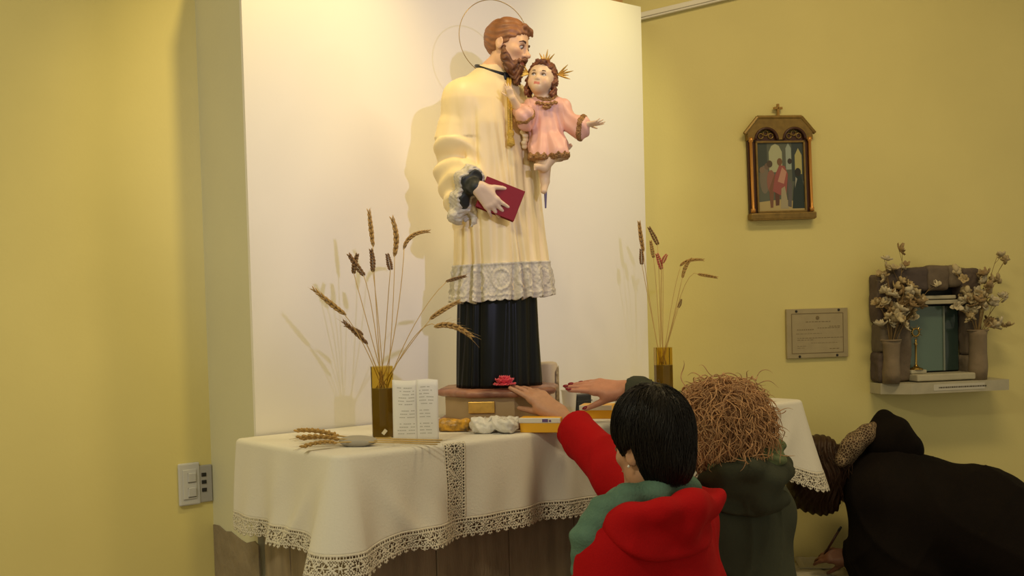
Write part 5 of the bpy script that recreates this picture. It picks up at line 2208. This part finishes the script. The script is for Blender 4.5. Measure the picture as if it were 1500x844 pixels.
# scarf
s1 = Sdf()
sp = [p1(1008, 714, 2.83), p1(1004, 716, 2.73), p1(960, 726, 2.645), p1(918, 733, 2.62), p1(885, 752, 2.61), p1(862, 788, 2.60), p1(852, 830, 2.62)]
s1.chain(sp, [.030, .034, .036, .034, .036, .036, .030], .03, .03)
s1.chain([p1(1008, 714, 2.83), p1(965, 722, 2.90), p1(905, 735, 2.84), p1(882, 772, 2.72), p1(876, 792, 2.62)], [.028, .030, .032, .030, .030], .03, .03)
s1.fun(lambda p, d: (d + .0022 * np.sin(p[:, 2] * 120 + p[:, 0] * 40 + p[:, 1] * 40 + 2 * np.sin(p[:, 1] * 25)) + .004 * wav(p, 5, 28)).astype(np.float32), mode='mod')
sdf_obj('scarf', s1, p1(930, 755, 2.72) - [.22, .26, .18], p1(930, 755, 2.72) + [.22, .28, .14], .0045, M_TEAL, W1)
# hair: close cap plus strands
HYS, HZS = [-.5, -.36, -.28, -.16, -.10, .0, .10, .17, .5], [.30, .28, .16, .06, -.06, .04, .08, -.40, -.46]
c1 = Sdf()
c1.ell(hc1 + HR1 @ (np.array([0, .07, .20]) * HH1), np.array([.405, .47, .49]) * HH1, 0, HR1)
c1.ell(hc1 + HR1 @ (np.array([0, .20, -.14]) * HH1), np.array([.31, .30, .30]) * HH1, .14 * HH1, HR1)


def hl_cut(p):
    q = (p - hc1.astype(np.float32)) @ HR1.astype(np.float32) / HH1
    return ((np.interp(q[:, 1], HYS, HZS) - q[:, 2]) * HH1 * .75).astype(np.float32)


c1.fun(hl_cut, .05 * HH1, 'and')
c1.fun(lambda p, d: (d + .0035 * wav(p, 4, 55, 6)).astype(np.float32), mode='mod')
ho = sdf_obj('hair', c1, hc1 - .19, hc1 + .19, .0042, M_BLKH, W1)
hv = np.empty(len(ho.data.vertices) * 3, np.float32)
ho.data.vertices.foreach_get('co', hv)
hv = hv.reshape(-1, 3)
hq = (hv - hc1) @ HR1 / HH1
vis = (hq[:, 2] > np.interp(hq[:, 1], HYS, HZS) + .01)
crown1 = hc1 + HR1 @ (np.array([0, .22, .66]) * HH1)
sdf_strands('hair_strands', c1, hv[vis], crown1, 2600, 8, .012, .003, .0010, M_BLKH, W1, 3)
sdf_strands('flyaway_strands', c1, hv[hq[:, 2] > .5], crown1, 60, 5, .008, .008, .0007, M_BLKH, W1, 5, .6, .1)
MB().lathe([(.001, -.004), (.004, 0), (.001, .004)], tuple(PH1(.375, .02, -.14)), 10).build('earring', mat('pearl', (.8, .76, .7), .2), W1, sm=True)
t1 = Sdf()
legs(t1, (-.08, -.05, .72), (.08, .05, .72), (-.09, -.03, .42), (.07, .06, .42), (-.08, -.05, 0), (.08, .04, 0))
sdf_obj('trousers', t1, (-.25, -.25, .05), (.25, .25, .85), .009, M_TRO, W1)
shoes(W1, ((-.08, -.05, 0), (.08, .04, 0)), (-.8, .57), M_SHOE)

# ------------------------------------------------------------------ woman in the green coat
O2 = np.array([.66, 3.13, 0.0])
W2 = thing('person', 'person with curly blonde hair in a grey-green hooded coat reaching over the altar', 'person', O2, 0)
p2 = rel(O2)
M_SK2 = skin_mat('skin_rosy', (.56, .26, .165))
M_GRN = mat('grey_green_cotton', (.052, .058, .040), .85, bump=.15, bscale=180, var=.15, vscale=10, spec=.2)
M_LIN = mat('green_lining', (.115, .150, .070), .85, bump=.15, bscale=180, var=.12, vscale=12)
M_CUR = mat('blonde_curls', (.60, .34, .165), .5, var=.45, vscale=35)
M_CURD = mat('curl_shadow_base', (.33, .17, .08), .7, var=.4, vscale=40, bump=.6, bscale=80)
HH2 = .225
hc2 = p2(1050, 628, 3.12)
HR2 = rot(0, 0, math.radians(-142)) @ rot(.05, 0, 0)
neck2 = p2(1068, 712, 3.15)
s2L, s2R = p2(1026, 775, 3.05), p2(1116, 752, 3.24)
e2R, w2R = np.array([.60, 3.38, 1.27]) - O2, p2(916, 571, 3.42)
f2R = p2(818, 560, 3.47)
b2 = Sdf()
PH2 = head_sdf(b2, hc2, HR2, HH2, neck_to=neck2, neck_r=.235)
b2.cone(neck2, neck2 + [0, .01, -.12], .055, .11, .05)
b2.cone(s2L, s2R, .055, .055, .06)
b2.cone((s2L + s2R) / 2 + [0, 0, -.02], (0, 0, .75), .11, .12, .08)
b2.chain([s2R, e2R, w2R], [.05, .042, .029], .04, .02)
hf2 = nrm(f2R - w2R)
tips2, _ = hand_sdf(b2, w2R, hf2, (.10, -.55, .83), -1, .185, [.03, .06, .10, .16], .03, .007, thumb=(.86, .32, .42), tcurl=.05)
e2L, w2L = s2L + np.array([-.04, .02, -.27]), s2L + np.array([-.14, .16, -.42])
b2.chain([s2L, e2L, w2L], [.05, .042, .027], .04, .02)
hand_sdf(b2, w2L, (-.5, .5, -.2), (-.5, -.4, .6), 1, .16, [.3, .35, .4, .4], .04, .007)
sdf_obj('body', b2, (-.58, -.34, .62), (.30, .62, 1.56), .0042, M_SK2, W2)
eyes(W2, PH2, HR2, HH2, (.03, .02, .015))
# red nails on the reaching hand
M_NAIL = mat('red_nail', (.22, .008, .02), .2)
for (tp, td, tr_) in tips2:
    S = Sdf().ell((0, 0, 0), (.0105, .0062, .0045), 0)
    bkn = nrm(np.array([.10, -.55, .83]))
    td = nrm(td)
    up_ = nrm(bkn - td * np.dot(bkn, td))
    Rn = np.stack([td, np.cross(up_, td), up_], 1)
    cpos = tp + td * tr_ * .15 + up_ * tr_ * .72
    v_, f_ = sdf_verts(S, (-.014, -.01, -.008), (.014, .01, .008), .0016)
    mesh_obj('nail', v_ @ Rn.T + cpos, f_, M_NAIL, W2)
k2 = Sdf()
nb2 = neck2 + np.array([0, 0, -.05])
hip2 = np.array([-.025, .0, .78])
ax2 = nrm((s2R - s2L) * [1, 1, 0])
for s, sh in ((-1, s2L), (1, s2R)):
    k2.cone(sh, hip2 + ax2 * s * .095, .084, .108, .07)
k2.cone(nb2 + [.0, -.02, -.06], hip2, .12, .135, .09)
k2.cone(s2L + [0, 0, .005], nb2, .072, .062, .05)
k2.cone(s2R + [0, 0, .005], nb2, .072, .062, .05)
k2.cone(hip2, (-.02, 0, .56), .15, .165, .1)
k2.chain([s2R, e2R, w2R - hf2 * .02], [.085, .075, .058], .05, .03)
k2.chain([s2L, e2L, w2L], [.085, .070, .055], .05, .03)
k2.fun(coat_folds(61, .011, 13), mode='mod')
k2.ell(w2R + hf2 * .058, (.085, .085, .085), .01, None, True)
k2.fun(lambda p: (.52 - p[:, 2]).astype(np.float32), .01, 'and')
k2.ell(neck2 + [0, 0, .045], (.085, .085, .06), .02, None, True)
sdf_obj('coat', k2, (-.58, -.36, .46), (.36, .56, 1.46), .0065, M_GRN, W2)
h2 = hood_layer(k2, [(p2(1095, 715, 3.00), (.145, .15, .075), rot(0, .05, .4)), (p2(1125, 700, 3.05), (.085, .12, .08), None)], .018,
                ([p2(1030, 702, 3.00), p2(1060, 694, 2.965), p2(1100, 686, 2.97), p2(1140, 684, 3.05), p2(1148, 680, 3.14), p2(1120, 690, 3.25)],
                 [.016, .022, .026, .026, .022, .02]),
                [(p2(1058, 712, 2.990), p2(1125, 710, 3.01), .034, .036), (p2(1120, 705, 3.00), p2(1155, 690, 3.08), .032, .018), (p2(1115, 735, 3.00), p2(1148, 730, 3.06), .034, .022)],
                [(p2(1108, 662, 3.10), (.075, .085, .032), rot(.2, -.1, .6))], 78)
sdf_obj('hood', h2, p2(1090, 710, 3.08) - [.24, .24, .15], p2(1090, 710, 3.08) + [.24, .26, .15], .0048, M_GRN, W2)
l2 = Sdf()
l2.chain([p2(1045, 690, 3.00), p2(1085, 682, 3.01), p2(1118, 668, 3.05), p2(1136, 664, 3.12)], [.020, .028, .032, .022], .03, .03)
l2.ell(p2(1108, 674, 3.075), (.082, .085, .036), .03, rot(.1, -.25, .4))
l2.chain([p2(1118, 655, 3.09), p2(1140, 652, 3.13)], [.022, .016], .03, .03)
l2.fun(lambda p, d: (d + .004 * np.sin(p[:, 2] * 140 + p[:, 0] * 60)).astype(np.float32), mode='mod')
sdf_obj('hood_lining', l2, p2(1092, 672, 3.06) - [.16, .16, .10], p2(1092, 672, 3.06) + [.16, .16, .10], .0045, M_LIN, W2)
# curly hair: a soft core and many loose ringlets
ch2 = Sdf()
ch2.ell(hc2 + HR2 @ (np.array([0, .10, .08]) * HH2), (.118, .126, .126), 0, HR2)
ch2.ell(hc2 + HR2 @ (np.array([0, .30, -.24]) * HH2), (.085, .070, .085), .05, HR2)
for s in (-1, 1):
    ch2.ell(hc2 + HR2 @ (np.array([s * .36, .10, -.10]) * HH2), (.040, .065, .080), .05, HR2)
ch2.ell(hc2 + HR2 @ (np.array([0, -.60, -.12]) * HH2), (.090, .085, .095), .03, HR2, True)
ch2.fun(lambda p, d: (d + .007 * wav(p, 91, 70, 7) + .003 * wav(p, 92, 190, 6)).astype(np.float32), mode='mod')
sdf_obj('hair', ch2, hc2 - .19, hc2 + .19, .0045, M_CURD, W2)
r = np.random.RandomState(17)
n = 1300
d = r.randn(n * 3, 3)
d /= np.linalg.norm(d, axis=1)[:, None]
d = d[(d[:, 1] > -.35) | (d[:, 2] > .55)]
d = d[d[:, 2] > -.75][:n]
n = len(d)
K = 22
q0 = d * np.array([.112, .120, .122]) + np.array([0, .022, .018])
tt = np.linspace(0, 1, K)
ln = r.uniform(.065, .125, n)
hr_ = r.uniform(.006, .013, n)
tw = r.uniform(5, 10, n) * r.choice([-1, 1], n)
ph = r.rand(n) * 6.28
g = d * .35 + np.array([0, .1, -.9]) + r.randn(n, 3) * .35
g -= d * ((g * d).sum(1) * .75)[:, None]
g /= np.linalg.norm(g, axis=1)[:, None]
s1_ = np.cross(g, d)
s1_ /= np.linalg.norm(s1_, axis=1)[:, None]
s2_ = np.cross(g, s1_)
path = q0[:, None] + g[:, None] * (tt[None, :, None] * ln[:, None, None]) + d[:, None] * (.012 * np.sin(PI * tt * .8))[None, :, None]
ph_ = ph[:, None] + tw[:, None] * tt[None]
path = path + hr_[:, None, None] * (np.cos(ph_)[..., None] * s1_[:, None] + np.sin(ph_)[..., None] * s2_[:, None]) * np.minimum(1, tt * 4 + .2)[None, :, None]
path = hc2 + path @ HR2.T
o = strands_obj('ringlets', path, .0019, M_CUR, W2, 4)
o['kind'] = 'stuff'
t2 = Sdf()
legs(t2, (-.05, -.05, .70), (.11, .05, .70), (-.06, -.03, .42), (.10, .06, .42), (-.05, -.05, 0), (.11, .04, 0))
sdf_obj('trousers', t2, (-.25, -.25, .05), (.30, .25, .85), .009, M_TRO, W2)
shoes(W2, ((-.05, -.05, 0), (.11, .04, 0)), (-.6, .8), M_SHOE)

# ------------------------------------------------------------------ woman bending over the side table
O3 = np.array([1.75, 4.28, 0.0])
W3 = thing('person', 'person in a black coat with leopard-print collar bent over the small table writing', 'person', O3, 0)
p3 = rel(O3)
M_SK3 = skin_mat('skin_brown', (.19, .08, .045))
M_BLKC = mat('black_wool', (.009, .0062, .005), .9, bump=.15, bscale=150, var=.3, vscale=7, spec=.12)
M_BRNH = mat('dark_brown_hair', (.040, .018, .009), .5, spec=.35)
HH3 = .215
hc3 = p3(1196, 697, 4.36)
HR3 = rot(0, 0, math.radians(-85)) @ rot(1.05, 0, 0)
nk3 = p3(1238, 690, 4.36)
sN, sF = p3(1290, 730, 4.20), p3(1268, 690, 4.46)
hp3 = p3(1500, 838, 4.22)
eN, wN = p3(1282, 868, 4.16), p3(1247, 815, 4.27)
b3 = Sdf()
PH3 = head_sdf(b3, hc3, HR3, HH3, neck_to=nk3, neck_r=.235)
b3.cone(nk3, (sN + sF) / 2, .055, .09, .05)
b3.cone(sN, sF, .06, .06, .06)
b3.cone((sN + sF) / 2, hp3, .12, .14, .08)
b3.chain([sN, eN, wN], [.05, .042, .03], .04, .02)
hf3 = nrm(p3(1192, 812, 4.33) - wN)
hand_sdf(b3, wN, hf3, (-.1, -.70, .65), -1, .165, [.30, .45, .55, .6], .04, .007, thumb=(.7, .3, .6))
eF, wF = p3(1290, 862, 4.52), p3(1258, 858, 4.50)
b3.chain([sF, eF, wF], [.05, .042, .03], .04, .02)
hand_sdf(b3, wF, (-1, -.1, -.1), (0, -.2, 1), 1, .16, [.1, .12, .15, .2], .06, .007)
sdf_obj('body', b3, (-.78, -.30, .42), (.60, .40, 1.22), .0045, M_SK3, W3)
eyes(W3, PH3, HR3, HH3, (.02, .015, .01))
k3 = Sdf()
k3.cone(sN, hp3 + [0, -.10, .02], .115, .17, .08)
k3.cone(sF, hp3 + [0, .12, .02], .115, .17, .08)
k3.cone(p3(1300, 712, 4.32), p3(1440, 765, 4.28), .155, .20, .09)
k3.cone(p3(1440, 770, 4.28), hp3 + [.12, 0, -.02], .20, .21, .09)
k3.cone(sN + [0, -.02, -.03], p3(1300, 850, 4.13), .115, .12, .07)
k3.cone(p3(1310, 800, 4.22), p3(1330, 900, 4.22), .16, .17, .08)
k3.chain([p3(1290, 850, 4.16), wN + [.02, 0, .005]], [.085, .050], .05)
k3.chain([sF, eF, wF], [.085, .075, .055], .05, .03)
k3.cone(hp3, hp3 + [.02, 0, -.18], .20, .22, .08)
k3.cone(nk3 + [.02, 0, 0], (sN + sF) / 2, .078, .12, .05)
k3.fun(coat_folds(71, .010, 11), mode='mod')
k3.fun(lambda p: (.33 - p[:, 2]).astype(np.float32), .01, 'and')
sdf_obj('coat', k3, (-.60, -.42, .30), (.72, .42, 1.22), .0075, M_BLKC, W3)
# raised hood behind the neck
h3 = Sdf()
h3.chain([p3(1294, 618, 4.36), p3(1308, 634, 4.36), p3(1330, 648, 4.36)], [.032, .058, .028], .04, .05)
h3.cone(p3(1294, 610, 4.36), p3(1280, 645, 4.34), .026, .055, .03)
h3.cone(p3(1318, 632, 4.30), p3(1338, 648, 4.28), .045, .022, .04)
h3.cone(p3(1298, 650, 4.32), p3(1330, 662, 4.32), .07, .06, .05)
h3.fun(lambda p, d: (d + .005 * wav(p, 33, 30, 6)).astype(np.float32), mode='mod')
sdf_obj('hood', h3, p3(1305, 636, 4.33) - .17, p3(1305, 636, 4.33) + .17, .0055, M_BLKC, W3)
# leopard-print collar
lm = bpy.data.materials.new('leopard_print')
lm.use_nodes = True
nt = lm.node_tree
bs = nt.nodes['Principled BSDF']
bs.inputs['Roughness'].default_value = .85
tcn = nt.nodes.new('ShaderNodeTexCoord')
vo = nt.nodes.new('ShaderNodeTexVoronoi')
vo.feature = 'DISTANCE_TO_EDGE'
vo.inputs['Scale'].default_value = 95
cr = nt.nodes.new('ShaderNodeValToRGB')
cr.color_ramp.elements[0].position = .05
cr.color_ramp.elements[0].color = (.33, .23, .13, 1)
cr.color_ramp.elements[1].position = .13
cr.color_ramp.elements[1].color = (.012, .008, .006, 1)
e_ = cr.color_ramp.elements.new(.42)
e_.color = (.08, .035, .015, 1)
nt.links.new(tcn.outputs['Object'], vo.inputs['Vector'])
nt.links.new(vo.outputs['Distance'], cr.inputs['Fac'])
nt.links.new(cr.outputs['Color'], bs.inputs['Base Color'])
lc = Sdf()
lc.chain([p3(1232, 676, 4.25), p3(1246, 655, 4.26), p3(1268, 636, 4.29), p3(1282, 625, 4.34)], [.024, .034, .030, .022], .02, .03)
lc.chain([p3(1236, 672, 4.30), p3(1254, 648, 4.33)], [.04, .045], .03, .03)
lc.fun(lambda p, d: (d + .003 * wav(p, 14, 50, 6)).astype(np.float32), mode='mod')
o = sdf_obj('collar', lc, p3(1255, 655, 4.29) - .14, p3(1255, 655, 4.29) + .14, .0045, lm, W3)
o['label'] = 'leopard-print collar'
# hanging dark hair
c3h = Sdf()
c3h.ell(hc3 + HR3 @ (np.array([0, .06, .13]) * HH3), np.array([.37, .45, .41]) * HH3, 0, HR3)
c3h.chain([p3(1200, 668, 4.36), p3(1190, 705, 4.35), p3(1196, 738, 4.36)], [.085, .090, .045], .05, .04)
c3h.chain([p3(1215, 690, 4.32), p3(1214, 735, 4.32)], [.065, .045], .05, .04)
c3h.chain([p3(1186, 690, 4.38), p3(1176, 732, 4.38)], [.055, .035], .05, .04)
c3h.fun(lambda p, d: (d + .004 * np.sin(p[:, 0] * 260 + 4 * np.sin(p[:, 2] * 30)) + .004 * wav(p, 19, 60)).astype(np.float32), mode='mod')
sdf_obj('hair', c3h, hc3 - .22, hc3 + .22, .0048, M_BRNH, W3)
r = np.random.RandomState(23)
n, K = 420, 12
a0 = np.stack([r.uniform(-.085, .085, n), r.uniform(-.10, .06, n), r.uniform(.05, .12, n)], 1)
base3 = p3(1198, 690, 4.36)
tt = np.linspace(0, 1, K)
ln = r.uniform(.10, .20, n)
out = np.sign(a0[:, 0]) * r.uniform(0, .03, n)
pth = base3 + a0[:, None] * np.array([1, 1, 1]) + np.stack([out[:, None] * np.sin(PI * tt)[None] + .008 * np.sin(r.rand(n)[:, None] * 6 + tt[None] * 9),
                                                           -.03 * np.sin(PI * tt * .7)[None] + 0 * out[:, None] + .006 * np.cos(r.rand(n)[:, None] * 6 + tt[None] * 8),
                                                           -ln[:, None] * tt[None]], -1)
strands_obj('hair_strands', pth, .0013, M_BRNH, W3)['kind'] = 'stuff'
t3 = Sdf()
hx, hy, hz = hp3
legs(t3, (hx, hy - .09, hz - .04), (hx, hy + .09, hz - .04), (hx - .36, hy - .10, .42), (hx - .36, hy + .09, .42), (hx - .18, hy - .11, 0), (hx - .18, hy + .09, 0))
sdf_obj('trousers', t3, (hx - .55, hy - .3, .04), (hx + .2, hy + .3, hz + .1), .010, M_TRO, W3)
shoes(W3, ((hx - .18, hy - .11, 0), (hx - .18, hy + .09, 0)), (-1, 0), M_SHOE)

# pen in her hand
a, b = at_y(1208, 812, 4.315), at_y(1232, 772, 4.27)
t = thing('pen', 'dark pen held by the person in the black coat', 'pen', a, 0)
MB().tube([(0, 0, 0), (b - a) * .85], .0048, 10).build('barrel', mat('pen_barrel', (.05, .015, .01), .3), t, sm=True)
MB().tube([(b - a) * .85, (b - a)], [.0055, .0045], 10).build('cap', M_DRK, t, sm=True)
# ring-bound side table with white cover and sheets
c = at_y(1200, 830, 4.36)
TBZ = float(c[2]) - .035
t = thing('side_table', 'low side table under a white cover where the black-coated person writes', 'table', (1.19, 4.37, 0), 0)
M_TBL = mat('table_wood', (.16, .09, .045), .5, var=.3, vscale=12)
MB().box((.0, 0, TBZ - .018), (.30, .44, .03), bev=.004).build('table_top', M_TBL, t)
for sx in (-1, 1):
    for sy in (-1, 1):
        MB().box((sx * .125, sy * .195, (TBZ - .033) / 2), (.04, .04, TBZ - .033), bev=.003).build('leg', M_TBL, t)
v, f = [], []
for i in range(25):
    for j in range(21):
        x, y = -.160 + .32 * i / 24, -.230 + .46 * j / 20
        z = TBZ + .0015 * math.sin(i * 1.3) * math.sin(j * .9)
        xx, yy = max(-.155, min(.155, x)), max(-.225, min(.225, y))
        if i in (0, 24) or j in (0, 20):
            z = TBZ - .10 + .008 * math.sin(i + j)
        v.append((xx, yy, z + .002))
for i in range(24):
    for j in range(20):
        k = i * 21 + j
        f.append((k, k + 21, k + 22, k + 1))
solid(mesh_obj('cover', v, f, mat('white_table_cover', (.45, .42, .33), .8, bump=.2, bscale=40), t), .0015, 1)
for i, (px, py, an) in enumerate(((1178, 838, .2), (1196, 826, -.15))):
    q = at_z(px, py, TBZ + .004)
    s_ = thing('paper_sheet', ['creased white paper sheet on the side table', 'white paper sheet under the writing hand'][i], 'paper', (q[0], q[1], TBZ + .0045 + .0022 * i), an)
    v = [((a_ / 6 - .5) * .16, (b_ / 6 - .5) * .21, .002 * math.sin(a_ * 1.7 + b_) ** 2) for a_ in range(7) for b_ in range(7)]
    f = [(a_ * 7 + b_, a_ * 7 + b_ + 7, a_ * 7 + b_ + 8, a_ * 7 + b_ + 1) for a_ in range(6) for b_ in range(6)]
    solid(mesh_obj('sheet', v, f, mat('writing_paper', (.55, .52, .45), .7), s_), .0006, 1)
    lm_ = MB()
    for r in range(6):
        lm_.box((0, -.07 + r * .025, .0032), (.11, .0016, .0004))
    lm_.build('written_lines', M_INK, s_)
# ------------------------------------------------------------------ pieces that belong to a part sit one level deeper
SUB = {'eye': 'body', 'eyebrow': 'body', 'eyelid': 'body', 'nail': 'body', 'earring': 'body', 'hair_strands': 'hair', 'flyaway_strands': 'hair',
       'ringlets': 'hair', 'hood': 'coat', 'hood_lining': 'coat', 'collar': 'coat', 'lace_cuff': 'alb', 'rosette': 'alb', 'tassel': 'cord',
       'neck_band': 'tunic', 'bib_embroidery': 'tunic', 'cuff': 'tunic', 'hem_trim': 'tunic', 'ray_cluster': 'hair'}
for root in (ST, CH, W1, W2, W3):
    kids = {}
    for o in bpy.data.objects:
        if o.parent == root:
            kids.setdefault(o.name.split('.')[0], []).append(o)
    for nm, host in SUB.items():
        if nm in kids and host in kids:
            for o in kids[nm]:
                o.parent = kids[host][0]
bpy.context.view_layer.update()
